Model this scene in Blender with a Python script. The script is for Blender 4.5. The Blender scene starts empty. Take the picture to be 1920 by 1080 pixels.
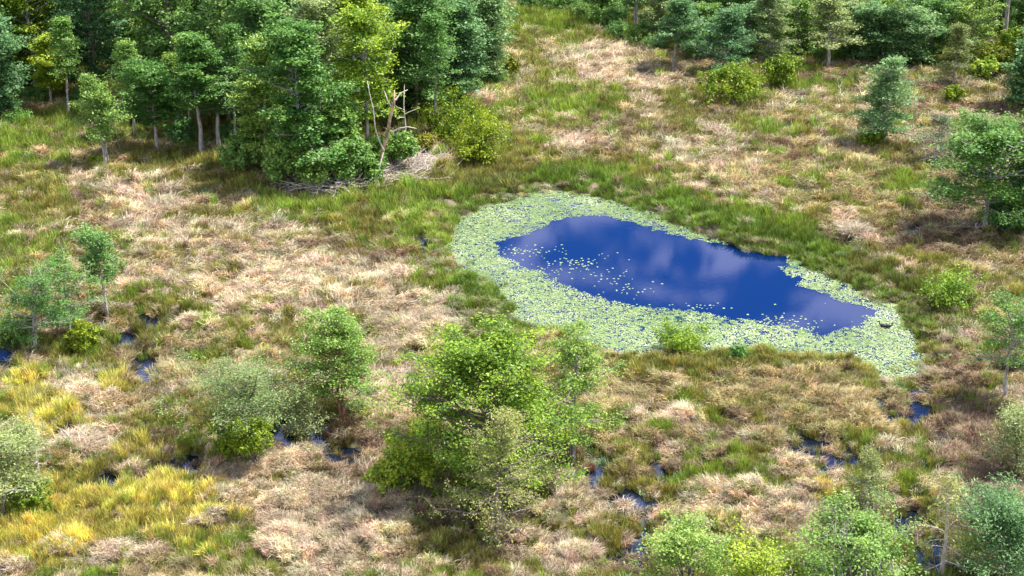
import bpy, math
import numpy as np
from mathutils import Vector

# ------------------------------------------------------------------ camera, sky, sun, exposure
S = bpy.context.scene
C = S.collection
CAM_H, PITCH, FPX = 42.0, math.radians(21.0), 2800.0
cam_d = bpy.data.cameras.new('camera'); cam = bpy.data.objects.new('camera', cam_d); C.objects.link(cam)
cam.location = (0, 0, CAM_H); cam.rotation_euler = (math.pi / 2 - PITCH, 0, 0)
cam_d.sensor_width = 36; cam_d.lens = 36 * FPX / 1920; cam_d.clip_start = 0.5; cam_d.clip_end = 9000
S.camera = cam
SUN_EL, SUN_AZ = math.radians(64), math.radians(80)     # azimuth from +Y (view direction) towards +X
S.view_settings.view_transform = 'Standard'; S.view_settings.look = 'None'
S.view_settings.gamma = 1; S.view_settings.exposure = 1.16; S.view_settings.use_curve_mapping = False
world = bpy.data.worlds.new('World'); S.world = world; world.use_nodes = True
nt = world.node_tree; nt.nodes.clear()
N = nt.nodes.new; Lk = nt.links.new
sky = N('ShaderNodeTexSky'); sky.sky_type = 'NISHITA'; sky.sun_disc = False
sky.sun_elevation = SUN_EL; sky.sun_rotation = SUN_AZ; sky.air_density = 1.0; sky.dust_density = 0.2; sky.ozone_density = 5.0
tc = N('ShaderNodeTexCoord'); sep = N('ShaderNodeSeparateXYZ'); Lk(tc.outputs['Generated'], sep.inputs[0])
mx = N('ShaderNodeMath'); mx.operation = 'MAXIMUM'; Lk(sep.outputs[2], mx.inputs[0]); mx.inputs[1].default_value = 0.06
dx = N('ShaderNodeMath'); dx.operation = 'DIVIDE'; Lk(sep.outputs[0], dx.inputs[0]); Lk(mx.outputs[0], dx.inputs[1])
dy = N('ShaderNodeMath'); dy.operation = 'DIVIDE'; Lk(sep.outputs[1], dy.inputs[0]); Lk(mx.outputs[0], dy.inputs[1])
cmb = N('ShaderNodeCombineXYZ'); Lk(dx.outputs[0], cmb.inputs[0]); Lk(dy.outputs[0], cmb.inputs[1]); cmb.inputs[2].default_value = 43.6
cn = N('ShaderNodeTexNoise'); Lk(cmb.outputs[0], cn.inputs['Vector']); cn.inputs['Scale'].default_value = 1.9
cn.inputs['Detail'].default_value = 9; cn.inputs['Roughness'].default_value = 0.68; cn.inputs['Distortion'].default_value = 1.6
cr = N('ShaderNodeValToRGB'); Lk(cn.outputs[0], cr.inputs[0])
cr.color_ramp.elements[0].position = 0.495; cr.color_ramp.elements[1].position = 0.55
cr.color_ramp.elements[0].color = (0, 0, 0, 1); cr.color_ramp.elements[1].color = (0.9, 0.9, 0.9, 1)
mixc = N('ShaderNodeMix'); mixc.data_type = 'RGBA'; Lk(cr.outputs[0], mixc.inputs[0])
skt = N('ShaderNodeMix'); skt.data_type = 'RGBA'; skt.blend_type = 'MULTIPLY'; skt.inputs[0].default_value = 1; Lk(sky.outputs[0], skt.inputs[6]); skt.inputs[7].default_value = (.6, .82, 1, 1)
Lk(skt.outputs[2], mixc.inputs[6]); mixc.inputs[7].default_value = (12, 10.9, 11.4, 1)
bg = N('ShaderNodeBackground'); Lk(mixc.outputs[2], bg.inputs[0]); bg.inputs[1].default_value = 0.095
wo = N('ShaderNodeOutputWorld'); Lk(bg.outputs[0], wo.inputs[0])
sun_d = bpy.data.lights.new('sun', 'SUN'); sun = bpy.data.objects.new('sun', sun_d); C.objects.link(sun)
sun_d.energy = 4.2; sun_d.angle = math.radians(1.6); sun_d.color = (1.0, 0.955, 0.88)
sdir = Vector((math.sin(SUN_AZ) * math.cos(SUN_EL), math.cos(SUN_AZ) * math.cos(SUN_EL), math.sin(SUN_EL)))
sun.rotation_euler = sdir.to_track_quat('Z', 'Y').to_euler(); sun.location = (0, 0, 60)

# ------------------------------------------------------------------ photograph pixel <-> ground
SP, CP = math.sin(PITCH), math.cos(PITCH)
def at(u, v, z=0.0):
    a = (u - 960) / FPX; b = -(v - 540) / FPX
    d = np.array([a, CP + b * SP, -SP + b * CP])
    t = (z - CAM_H) / d[2]
    return float(d[0] * t), float(d[1] * t)
def depth(x, y, z=0.0): return y * CP - (z - CAM_H) * SP
def proj(x, y, z=0.0):
    dz = z - CAM_H
    zc = y * CP - dz * SP; up = y * SP + dz * CP
    return 960 + FPX * x / zc, 540 - FPX * up / zc
def height_for(x, y, vt):                       # height of an upright thing at x,y whose top is seen at row vt
    k = (540 - vt) / FPX                        # up/zc = k
    # y*SP + dz*CP = k*(y*CP - dz*SP)
    dz = (k * y * CP - y * SP) / (CP + k * SP)
    return dz + CAM_H

# ------------------------------------------------------------------ noise helpers (numpy)
def hash2(ix, iy, k=0):
    h = (ix.astype(np.int64) * 374761393 + iy.astype(np.int64) * 668265263 + k * 974634777) & 0xffffffff
    h = ((h ^ (h >> 13)) * 1274126177) & 0xffffffff
    h = (h ^ (h >> 16)) & 0xffffffff
    return (h & 0xffffff) / float(0xffffff)
def vnoise(x, y, k=0):
    ix = np.floor(x); iy = np.floor(y); fx = x - ix; fy = y - iy
    fx = fx * fx * (3 - 2 * fx); fy = fy * fy * (3 - 2 * fy)
    a = hash2(ix, iy, k); b = hash2(ix + 1, iy, k); c = hash2(ix, iy + 1, k); d = hash2(ix + 1, iy + 1, k)
    return (a * (1 - fx) + b * fx) * (1 - fy) + (c * (1 - fx) + d * fx) * fy
def fbm(x, y, k=0, o=4):
    s = 0; a = .5; t = 0
    for i in range(o):
        s = s + a * vnoise(x * 2 ** i + 17.3 * i, y * 2 ** i - 9.1 * i, k + i); t += a; a *= .5
    return s / t
def voronoi(x, y, k=0):
    ix = np.floor(x); iy = np.floor(y)
    f1 = np.full(x.shape, 9.); f2 = np.full(x.shape, 9.); cid = np.zeros(x.shape)
    for i in (-1, 0, 1):
        for j in (-1, 0, 1):
            cx = ix + i + hash2(ix + i, iy + j, k); cy = iy + j + hash2(ix + i, iy + j, k + 1)
            d = np.hypot(x - cx, y - cy); n = d < f1
            f2 = np.where(n, f1, np.minimum(f2, d)); f1 = np.where(n, d, f1)
            cid = np.where(n, hash2(ix + i, iy + j, k + 2), cid)
    return f1, f2, cid
def poly_sd(px, py, poly):                      # signed distance, negative inside
    poly = np.asarray(poly, float); n = len(poly)
    d = np.full(px.shape, 1e9); ins = np.zeros(px.shape, bool)
    for i in range(n):
        ax, ay = poly[i]; bx, by = poly[(i + 1) % n]
        ex, ey = bx - ax, by - ay; wx, wy = px - ax, py - ay
        t = np.clip((wx * ex + wy * ey) / (ex * ex + ey * ey + 1e-9), 0, 1)
        d = np.minimum(d, np.hypot(wx - ex * t, wy - ey * t))
        c = ((ay > py) != (by > py)) & (px < (bx - ax) * (py - ay) / ((by - ay) + 1e-12) + ax)
        ins ^= c
    return np.where(ins, -d, d)

POND_PX = [(835,440),(850,415),(900,390),(960,370),(1010,358),(1070,358),(1140,372),(1210,392),(1280,418),(1330,440),(1380,460),
    (1430,470),(1480,480),(1530,500),(1590,530),(1640,560),(1695,572),(1706,600),(1722,640),(1752,690),(1700,718),(1645,706),
    (1600,682),(1560,674),(1480,674),(1420,662),(1370,668),(1300,668),(1240,668),(1180,676),(1120,664),(1050,634),(990,618),
    (955,592),(942,560),(905,534),(862,506),(832,472)]
OPEN_PX = [(930,455),(985,440),(1020,425),(1060,408),(1100,402),(1150,410),(1200,425),(1280,445),(1340,456),(1380,462),(1440,475),
    (1452,490),(1480,514),(1516,542),(1566,563),(1625,576),(1636,592),(1600,610),(1540,625),(1480,612),(1400,600),(1300,580),
    (1200,575),(1120,560),(1050,530),(1000,505),(960,490),(935,475)]
POND = [at(*p) for p in POND_PX]; OPEN = [at(*p) for p in OPEN_PX]
WOOD_L = [at(*p) for p in [(-700,4),(-700,260),(0,212),(100,200),(165,222),(290,285),(420,288),(470,345),(560,362),(650,352),
    (760,302),(800,268),(880,176),(960,110),(955,4)]]
WOOD_R = [at(*p) for p in [(945,4),(965,28),(1060,34),(1150,80),(1250,112),(1330,120),(1400,108),(1500,108),(1560,132),(1700,122),
    (1760,140),(1850,150),(1920,170),(2500,260),(2700,4),(1440,3),(1400,10),(1330,10),(1300,3)]]
LITTER = [at(*p) for p in [(455,356),(520,372),(600,378),(700,362),(790,335),(850,312),(840,296),(780,300),(700,330),(560,345)]]
PUDDLES = [(5,668,34,16),(122,682,24,9),(193,614,15,12),(270,702,24,26),(127,826,26,16),(200,912,24,14),(350,882,36,20),
    (415,832,28,18),(545,820,36,20),(590,812,32,26),(1112,880,20,36),(1208,932,30,38),(1180,1052,34,18),(1727,765,20,34),(1700,815,34,20),
    (1560,862,52,26),(1500,842,34,16),(1760,830,30,14),(1700,790,26,16),(1690,1000,20,26),(1160,960,26,18),(1230,900,22,18),(640,870,30,12),(1650,770,14,30),(1720,975,22,24),(1745,1045,26,30),(1695,437,30,9),(1128,286,16,7),(892,512,34,9),(60,600,9,5),
    (300,608,60,6),(400,575,26,7),(640,860,40,12),(1590,182,26,8),(1575,470,20,8),(1700,520,16,8),(1655,780,9,24),(240,640,20,7),(790,462,10,12)]
def puddle(u, v):
    m = np.zeros(u.shape)
    for a, b, ra, rb in PUDDLES:
        m = np.maximum(m, 1.45 - ((u - a) / (ra + 3)) ** 2 * .8 - ((v - b + 2) / (rb + 7)) ** 2 * .8)
    return m

def terrain(x, y):
    u, v = proj(x, y)
    x2 = x + 1.6 * (fbm(x / 3, y / 3, 50) - .5); y2 = y + 1.6 * (fbm(x / 3, y / 3, 60) - .5)
    f1, f2, cid = voronoi(x2 / 2.3, y2 / 2.0, 5)
    dome = np.clip(1 - f1 * 1.15, 0, 1)
    crease = f2 - f1
    z = 0.10 + 0.78 * dome * (0.25 + cid) + 0.35 * (fbm(x / 9, y / 9, 3) - .5) + 0.10 * (fbm(x / .9, y / .9, 8) - .5)
    near = (y > 20) & (np.hypot(x, y) < 320)
    pu = np.where(near, puddle(u, v), 0) + (fbm(x / 1.3, y / 1.3, 77) - .5) * .9
    z = z - 0.75 * np.clip(pu, 0, .8)
    z = np.where(np.minimum(poly_sd(x, y, WOOD_L), poly_sd(x, y, WOOD_R)) < 0, 0.25 + 0.25 * fbm(x / 3, y / 3, 9), z)
    sd = poly_sd(x, y, POND) + 1.9 * (fbm(x / 1.5, y / 2.2, 31) - .5)
    z = np.where(sd < 0.6, np.minimum(z, 0.1 + sd * .35), z)
    z = np.maximum(z, -0.8)
    return z, sd, pu, crease, cid

# ------------------------------------------------------------------ mesh helpers
def mesh_np(name, V, F, attrs=None, smooth=False):
    """V (n,3); F list of index arrays (m,k)"""
    me = bpy.data.meshes.new(name)
    V = np.asarray(V, np.float32)
    F = [np.asarray(f, np.int32) for f in F if len(f)]
    me.vertices.add(len(V)); me.vertices.foreach_set('co', V.ravel())
    loops = np.concatenate([f.ravel() for f in F]); starts = []; o = 0
    for f in F:
        m, k = f.shape; starts.append(o + np.arange(m) * k); o += m * k
    starts = np.concatenate(starts)
    me.loops.add(len(loops)); me.loops.foreach_set('vertex_index', loops)
    me.polygons.add(len(starts)); me.polygons.foreach_set('loop_start', starts.astype(np.int32))
    if smooth: me.polygons.foreach_set('use_smooth', np.ones(len(starts), bool))
    for k, a in (attrs or {}).items():
        a = np.asarray(a, np.float32)
        if a.ndim == 1:
            at_ = me.attributes.new(k, 'FLOAT', 'POINT'); at_.data.foreach_set('value', a)
        else:
            if a.shape[1] == 3: a = np.c_[a, np.ones(len(a), np.float32)]
            at_ = me.attributes.new(k, 'FLOAT_COLOR', 'POINT'); at_.data.foreach_set('color', a.ravel())
    me.update(calc_edges=True); me.validate()
    return me
def obj(name, me, mat=None, parent=None, kind=None, label=None, cat=None, group=None):
    o = bpy.data.objects.new(name, me); C.objects.link(o)
    if mat and me is not None and not me.materials: me.materials.append(mat)
    if parent: o.parent = parent
    if kind: o['kind'] = kind
    if label: o['label'] = label
    if cat: o['category'] = cat
    if group: o['group'] = group
    return o
def thing(name, x, y, z, label, cat, group=None, rz=0.0):
    o = bpy.data.objects.new(name, None); C.objects.link(o); o.empty_display_size = .3
    o.location = (x, y, z); o.rotation_euler = (0, 0, rz); o['label'] = label; o['category'] = cat
    if group: o['group'] = group
    return o
class MB:
    def __init__(s): s.V = []; s.Q = []; s.T = []; s.A = []; s.n = 0
    def add(s, V, Q=None, T=None, a=.5):
        V = np.asarray(V, float)
        if Q is not None and len(Q): s.Q.append(np.asarray(Q) + s.n)
        if T is not None and len(T): s.T.append(np.asarray(T) + s.n)
        s.V.append(V); s.A.append(np.full(len(V), a) if np.isscalar(a) else np.asarray(a)); s.n += len(V)
    def tube(s, P, R, k=6, a=.5):
        P = np.asarray(P, float); R = np.asarray(R, float); n = len(P)
        T = np.gradient(P, axis=0); T /= np.linalg.norm(T, axis=1)[:, None] + 1e-9
        ref = np.array([0.31, .95, .05]) if abs(T[0][2]) > .7 else np.array([0, 0, 1.])
        A = np.cross(T, ref); A /= np.linalg.norm(A, axis=1)[:, None] + 1e-9
        B = np.cross(T, A)
        th = np.arange(k) * 2 * math.pi / k
        V = P[:, None] + R[:, None, None] * (np.cos(th)[None, :, None] * A[:, None] + np.sin(th)[None, :, None] * B[:, None])
        V = V.reshape(-1, 3)
        i = np.arange(n - 1)[:, None] * k; j = np.arange(k)[None]
        Q = np.stack([i + j, i + (j + 1) % k, i + k + (j + 1) % k, i + k + j], -1).reshape(-1, 4)
        V = np.r_[V, P[-1:]]; tip = n * k
        Tt = np.stack([(n - 1) * k + np.arange(k), (n - 1) * k + (np.arange(k) + 1) % k, np.full(k, tip)], -1)
        s.add(V, Q, Tt, a)
    def mesh(s, name, smooth=False):
        return mesh_np(name, np.concatenate(s.V), [np.concatenate(q) for q in (s.Q, s.T) if q], {'v': np.concatenate(s.A)}, smooth)

# ------------------------------------------------------------------ materials
def newmat(name):
    m = bpy.data.materials.new(name); m.use_nodes = True; n = m.node_tree; n.nodes.clear()
    o = n.nodes.new('ShaderNodeOutputMaterial'); return m, n, o
def leaf_mat(name, a, b, trans=.36, gloss=.035, vary=.25, inst=False):
    m, n, o = newmat(name)
    at_ = n.nodes.new('ShaderNodeAttribute'); at_.attribute_name = 'v'
    if inst:
        ti = n.nodes.new('ShaderNodeAttribute'); ti.attribute_type = 'INSTANCER'; ti.attribute_name = 'tint'
        mp = n.nodes.new('ShaderNodeMapRange'); n.links.new(at_.outputs['Fac'], mp.inputs[0]); mp.inputs[3].default_value = .35; mp.inputs[4].default_value = 1.7
        mu = n.nodes.new('ShaderNodeVectorMath'); mu.operation = 'SCALE'; n.links.new(ti.outputs['Color'], mu.inputs[0]); n.links.new(mp.outputs[0], mu.inputs['Scale'])
        col = mu.outputs[0]
    else:
        mi = n.nodes.new('ShaderNodeMix'); mi.data_type = 'RGBA'; n.links.new(at_.outputs['Fac'], mi.inputs[0])
        mi.inputs[6].default_value = (*a, 1); mi.inputs[7].default_value = (*b, 1)
        oi = n.nodes.new('ShaderNodeObjectInfo')
        hs = n.nodes.new('ShaderNodeHueSaturation')
        m1 = n.nodes.new('ShaderNodeMapRange'); n.links.new(oi.outputs['Random'], m1.inputs[0]); m1.inputs[3].default_value = .5 - .03 * vary * 4; m1.inputs[4].default_value = .5 + .02 * vary * 4
        m2 = n.nodes.new('ShaderNodeMapRange'); n.links.new(oi.outputs['Random'], m2.inputs[0]); m2.inputs[3].default_value = 1 + vary; m2.inputs[4].default_value = 1 - vary
        n.links.new(m1.outputs[0], hs.inputs['Hue']); n.links.new(m2.outputs[0], hs.inputs['Value']); n.links.new(mi.outputs[2], hs.inputs['Color'])
        col = hs.outputs[0]
    d = n.nodes.new('ShaderNodeBsdfDiffuse'); t = n.nodes.new('ShaderNodeBsdfTranslucent'); g = n.nodes.new('ShaderNodeBsdfGlossy')
    n.links.new(col, d.inputs[0]); n.links.new(col, t.inputs[0]); g.inputs['Roughness'].default_value = .5; g.inputs[0].default_value = (.7, .75, .75, 1)
    x = n.nodes.new('ShaderNodeMixShader'); x.inputs[0].default_value = trans; n.links.new(d.outputs[0], x.inputs[1]); n.links.new(t.outputs[0], x.inputs[2])
    y = n.nodes.new('ShaderNodeMixShader'); y.inputs[0].default_value = gloss; n.links.new(x.outputs[0], y.inputs[1]); n.links.new(g.outputs[0], y.inputs[2])
    n.links.new(y.outputs[0], o.inputs[0])
    return m
def bark_mat(name, a, b, sc=6):
    m, n, o = newmat(name)
    t = n.nodes.new('ShaderNodeTexCoord'); mp = n.nodes.new('ShaderNodeMapping'); mp.inputs['Scale'].default_value = (1, 1, .3); n.links.new(t.outputs['Object'], mp.inputs[0])
    nz = n.nodes.new('ShaderNodeTexNoise'); nz.inputs['Scale'].default_value = sc; nz.inputs['Detail'].default_value = 6; n.links.new(mp.outputs[0], nz.inputs['Vector'])
    r = n.nodes.new('ShaderNodeValToRGB'); n.links.new(nz.outputs[0], r.inputs[0])
    r.color_ramp.elements[0].position = .38; r.color_ramp.elements[1].position = .6
    r.color_ramp.elements[0].color = (*a, 1); r.color_ramp.elements[1].color = (*b, 1)
    p = n.nodes.new('ShaderNodeBsdfPrincipled'); n.links.new(r.outputs[0], p.inputs['Base Color']); p.inputs['Roughness'].default_value = .85
    bu = n.nodes.new('ShaderNodeBump'); bu.inputs['Strength'].default_value = .6; bu.inputs['Distance'].default_value = .04; n.links.new(nz.outputs[0], bu.inputs['Height']); n.links.new(bu.outputs[0], p.inputs['Normal'])
    n.links.new(p.outputs[0], o.inputs[0]); return m
LEAF = {
 'bright': leaf_mat('bright_maple_leaves', (.05, .16, .008), (.46, .62, .05)),  # low leaf tone darkened to stand in for shadow inside the crown
 'green':  leaf_mat('mid_green_leaves', (.055, .18, .025), (.28, .47, .09)),
 'dark':   leaf_mat('dark_green_leaves', (.045, .15, .03), (.23, .43, .10)),
 'blue':   leaf_mat('blue_green_leaves', (.05, .16, .045), (.27, .46, .165)),
 'pale':   leaf_mat('pale_sage_leaves', (.07, .15, .035), (.36, .47, .165)),
 'olive':  leaf_mat('olive_yellow_leaves', (.09, .13, .006), (.34, .36, .015)),
 'gold':   leaf_mat('yellow_green_shrub_leaves', (.04, .11, .004), (.38, .50, .015), vary=.1),  # shadow and highlight of the shrubs are worked into these two tones
 'grey':   leaf_mat('grey_green_leaves', (.12, .16, .08), (.36, .38, .24)),
 'cyp':    leaf_mat('cypress_needles', (.14, .20, .04), (.52, .54, .16)),
}
BARK = {'pale': bark_mat('pale_grey_bark', (.22, .195, .165), (.50, .46, .41)), 'brown': bark_mat('grey_brown_bark', (.10, .075, .055), (.26, .21, .17)),
        'red': bark_mat('rusty_brown_bark', (.16, .06, .03), (.38, .2, .12)), 'dead': bark_mat('bleached_dead_wood', (.42, .35, .29), (.72, .64, .56)),
        'snag': bark_mat('weathered_orange_snag_wood', (.22, .12, .07), (.58, .38, .26), 4)}

# ------------------------------------------------------------------ ground and water
def axis(lo, hi, step, far, g=1.18):
    a = list(np.arange(lo, hi + 1e-6, step)); s = step
    while a[-1] < far: s *= g; a.append(a[-1] + s)
    s = step
    while a[0] > -far: s *= g; a.insert(0, a[0] - s)
    return np.array(a)
GX = axis(-70, 70, .45, 4000, 1.14); GY = axis(62, 160, .45, 4000, 1.12)
X, Y = np.meshgrid(GX, GY); fx, fy = X.ravel(), Y.ravel()
Z, SD, PU, CREASE, CID = terrain(fx, fy)
nx, ny = len(GX), len(GY)
i = (np.arange(ny - 1)[:, None] * nx + np.arange(nx - 1)[None]).ravel()
wl = np.minimum(np.minimum(poly_sd(fx, fy, WOOD_L), poly_sd(fx, fy, WOOD_R)), poly_sd(fx, fy, LITTER) )
wood_w = np.clip(.5 - (wl + 2 * (fbm(fx / 2, fy / 2, 12) - .5)) / 1.5, 0, 1)
gm = mesh_np('ground', np.c_[fx, fy, Z], [np.c_[i, i + 1, i + nx + 1, i + nx]], {'wood': wood_w}, True)
m, n, o = newmat('marsh_soil')
geo = n.nodes.new('ShaderNodeNewGeometry')
def noise(sc, det=5, rough=.6):
    z = n.nodes.new('ShaderNodeTexNoise'); z.inputs['Scale'].default_value = sc; z.inputs['Detail'].default_value = det; z.inputs['Roughness'].default_value = rough
    n.links.new(geo.outputs['Position'], z.inputs['Vector']); return z
def ramp(src, *st):
    r = n.nodes.new('ShaderNodeValToRGB'); n.links.new(src, r.inputs[0]); e = r.color_ramp.elements
    while len(e) < len(st): e.new(.5)
    for k, (p, c) in enumerate(st): e[k].position = p; e[k].color = (*c, 1)
    return r
a1 = noise(.5); a2 = noise(9, 8, .75)
r1 = ramp(a1.outputs[0], (.35, (.05, .06, .015)), (.5, (.11, .10, .035)), (.65, (.22, .17, .10)))
r2 = ramp(a2.outputs[0], (.3, (.35, .35, .35)), (.7, (1.3, 1.3, 1.3)))
mm = n.nodes.new('ShaderNodeMix'); mm.data_type = 'RGBA'; mm.blend_type = 'MULTIPLY'; mm.inputs[0].default_value = 1
n.links.new(r1.outputs[0], mm.inputs[6]); n.links.new(r2.outputs[0], mm.inputs[7])
r3 = ramp(a2.outputs[0], (.35, (.05, .03, .018)), (.55, (.16, .085, .05)), (.72, (.36, .22, .15)))
wa = n.nodes.new('ShaderNodeAttribute'); wa.attribute_name = 'wood'
m2 = n.nodes.new('ShaderNodeMix'); m2.data_type = 'RGBA'; n.links.new(wa.outputs['Fac'], m2.inputs[0]); n.links.new(mm.outputs[2], m2.inputs[6]); n.links.new(r3.outputs[0], m2.inputs[7])
p = n.nodes.new('ShaderNodeBsdfPrincipled'); p.inputs['Roughness'].default_value = .8; n.links.new(m2.outputs[2], p.inputs['Base Color'])
bu = n.nodes.new('ShaderNodeBump'); bu.inputs['Strength'].default_value = .8; bu.inputs['Distance'].default_value = .12; n.links.new(a2.outputs[0], bu.inputs['Height']); n.links.new(bu.outputs[0], p.inputs['Normal'])
n.links.new(p.outputs[0], o.inputs[0])
obj('ground', gm, m, kind='structure')
# water sheet of the marsh at z=0 (the ground hides it wherever it stands above the water table)
WATER = {}
for wname, dcol, gcol in (('deep_pond_water', (.0003, .014, .08), (.34, .41, .62)), ('murky_marsh_water', (.006, .010, .018), (.34, .44, .78))):
    m, n, o = newmat(wname)
    geo = n.nodes.new('ShaderNodeNewGeometry')
    d = n.nodes.new('ShaderNodeBsdfDiffuse'); d.inputs[0].default_value = (*dcol, 1)
    g = n.nodes.new('ShaderNodeBsdfGlossy'); g.inputs['Roughness'].default_value = .015; g.inputs[0].default_value = (*gcol, 1)
    w1 = noise(6, 3); w2 = noise(1.5, 2)
    ad = n.nodes.new('ShaderNodeMath'); n.links.new(w1.outputs[0], ad.inputs[0]); n.links.new(w2.outputs[0], ad.inputs[1])
    bu = n.nodes.new('ShaderNodeBump'); bu.inputs['Strength'].default_value = .03; bu.inputs['Distance'].default_value = .02
    n.links.new(ad.outputs[0], bu.inputs['Height']); n.links.new(bu.outputs[0], g.inputs['Normal'])
    fr = n.nodes.new('ShaderNodeFresnel'); fr.inputs[0].default_value = 1.9
    x = n.nodes.new('ShaderNodeMixShader'); n.links.new(fr.outputs[0], x.inputs[0]); n.links.new(d.outputs[0], x.inputs[1]); n.links.new(g.outputs[0], x.inputs[2])
    n.links.new(x.outputs[0], o.inputs[0])
    WATER[wname] = m
px0, px1 = min(q[0] for q in POND) - 2, max(q[0] for q in POND) + 2; py0, py1 = min(q[1] for q in POND) - 2, max(q[1] for q in POND) + 2
obj('pond_water', mesh_np('pond_water', [(px0, py0, 0), (px1, py0, 0), (px1, py1, 0), (px0, py1, 0)], [[(0, 1, 2, 3)]]), WATER['deep_pond_water'], kind='structure')
obj('marsh_water', mesh_np('marsh_water', [(-110, 45, -.012), (110, 45, -.012), (140, 232, -.012), (-140, 232, -.012)], [[(0, 1, 2, 3)]]), WATER['murky_marsh_water'], kind='structure')

# ------------------------------------------------------------------ grass tufts
def tuft(seed, n, r, L, el0, el1, width, flow, segs=4, jit=.25):
    g = np.random.default_rng(seed)
    az = g.normal(0, flow, n) if flow < 3 else g.uniform(-math.pi, math.pi, n)
    rr = r * np.sqrt(g.random(n)); th = g.uniform(0, 2 * math.pi, n)
    P = np.c_[rr * np.cos(th), rr * np.sin(th), np.full(n, -.05)]
    if flow >= 3: az = np.where(g.random(n) < .6, th + g.normal(0, .5, n), az)
    ln = L * g.uniform(.55, 1.15, n); e0 = el0 + g.normal(0, jit, n); e1 = el1 + g.normal(0, jit, n)
    side = np.c_[-np.sin(az), np.cos(az), np.zeros(n)] * width * .5
    side[:, 2] += g.normal(0, width * .25, n)
    V = []
    for k in range(segs + 1):
        t = k / segs; wv = (1 - t) ** .6 * .9 + .1
        V.append(P - side * wv); V.append(P + side * wv)
        e = e0 + (e1 - e0) * t; az = az + g.normal(0, .12, n)
        P = P + (ln / segs)[:, None] * np.c_[np.cos(e) * np.cos(az), np.cos(e) * np.sin(az), np.sin(e)]
    V = np.stack(V, 1).reshape(-1, 3); w = 2 * (segs + 1)
    b = np.arange(n)[:, None] * w + np.arange(segs)[None] * 2
    Q = np.stack([b, b + 1, b + 3, b + 2], -1).reshape(-1, 4)
    return mesh_np('tuft', V, [Q], {'v': np.repeat(g.random(n), w)})
def make_coll(name, meshes, mat):
    c = bpy.data.collections.new(name)
    for k, me in enumerate(meshes):
        me.materials.append(mat); o_ = bpy.data.objects.new('%s_%02d' % (name, k), me); c.objects.link(o_)
    return c
GRASSM = leaf_mat('grass_blades', None, None, trans=.3, gloss=.03, inst=True)
COLL = {
 'mat':  make_coll('matted_tuft', [tuft(k, 85, .36, .78, 1.25, -.5, .034, 1.3, 3) for k in range(6)], GRASSM),
 'up':   make_coll('upright_tuft', [tuft(20 + k, 70, .28, .66, 1.35, .6, .032, 9, 3) for k in range(5)], GRASSM),
 'low':  make_coll('short_tuft', [tuft(40 + k, 75, .38, .45, 1.2, .35, .036, 9, 3) for k in range(5)], GRASSM),
}
def scatter(name, P, rot, scale, idx, tint, coll, label=None):
    me = bpy.data.meshes.new(name); me.vertices.add(len(P)); me.vertices.foreach_set('co', np.asarray(P, np.float32).ravel())
    a = me.attributes.new('rot', 'FLOAT_VECTOR', 'POINT'); a.data.foreach_set('vector', np.asarray(rot, np.float32).ravel())
    a = me.attributes.new('scl', 'FLOAT_VECTOR', 'POINT'); a.data.foreach_set('vector', np.asarray(scale, np.float32).ravel())
    a = me.attributes.new('idx', 'INT', 'POINT'); a.data.foreach_set('value', np.asarray(idx, np.int32))
    a = me.attributes.new('tint', 'FLOAT_COLOR', 'POINT'); a.data.foreach_set('color', np.c_[tint, np.ones(len(P))].astype(np.float32).ravel())
    ob = obj(name, me, kind='stuff', label=label, cat='grass')
    ng = bpy.data.node_groups.new(name + '_nodes', 'GeometryNodeTree')
    ng.interface.new_socket('Geometry', in_out='INPUT', socket_type='NodeSocketGeometry'); ng.interface.new_socket('Geometry', in_out='OUTPUT', socket_type='NodeSocketGeometry')
    a = ng.nodes.new('NodeGroupInput'); b = ng.nodes.new('NodeGroupOutput'); ip = ng.nodes.new('GeometryNodeInstanceOnPoints')
    ci = ng.nodes.new('GeometryNodeCollectionInfo'); ci.inputs[0].default_value = coll; ci.inputs[1].default_value = True; ci.inputs[2].default_value = True
    def named(nm, ty):
        q = ng.nodes.new('GeometryNodeInputNamedAttribute'); q.data_type = ty; q.inputs[0].default_value = nm
        return [s for s in q.outputs if s.enabled and s.name == 'Attribute'][0]
    ng.links.new(a.outputs[0], ip.inputs['Points']); ng.links.new(ci.outputs[0], ip.inputs['Instance']); ip.inputs['Pick Instance'].default_value = True
    ng.links.new(named('idx', 'INT'), ip.inputs['Instance Index'])
    e2 = ng.nodes.new('FunctionNodeEulerToRotation'); ng.links.new(named('rot', 'FLOAT_VECTOR'), e2.inputs[0]); ng.links.new(e2.outputs[0], ip.inputs['Rotation'])
    ng.links.new(named('scl', 'FLOAT_VECTOR'), ip.inputs['Scale']); ng.links.new(ip.outputs[0], b.inputs[0])
    md = ob.modifiers.new('tufts', 'NODES'); md.node_group = ng
    return ob
G = np.random.default_rng(7)
pts = []
y0 = 60.0
while y0 < 250:
    sc = float(np.clip(y0 / 98, .78, 1.8)); st = .37 * sc; y1 = y0 + max(st * 2, 1.2)
    dd = depth(0, y1); hw = .36 * dd + 9
    nxx = int(2 * hw / st); nyy = max(1, int(round((y1 - y0) / st)))
    gx, gy = np.meshgrid(np.arange(nxx), np.arange(nyy))
    px_ = -hw + (gx + G.random(gx.shape)) * st; py_ = y0 + (gy + G.random(gx.shape)) * (y1 - y0) / nyy
    pts.append(np.c_[px_.ravel(), py_.ravel(), np.full(px_.size, sc)]); y0 = y1
pts = np.concatenate(pts); gx, gy, gs = pts.T
gz, gsd, gpu, gcr, gcid = terrain(gx, gy)
gu, gv = proj(gx, gy)
gwood = np.minimum(poly_sd(gx, gy, WOOD_L), poly_sd(gx, gy, WOOD_R)) + 2 * (fbm(gx / 2, gy / 2, 12) - .5)
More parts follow.
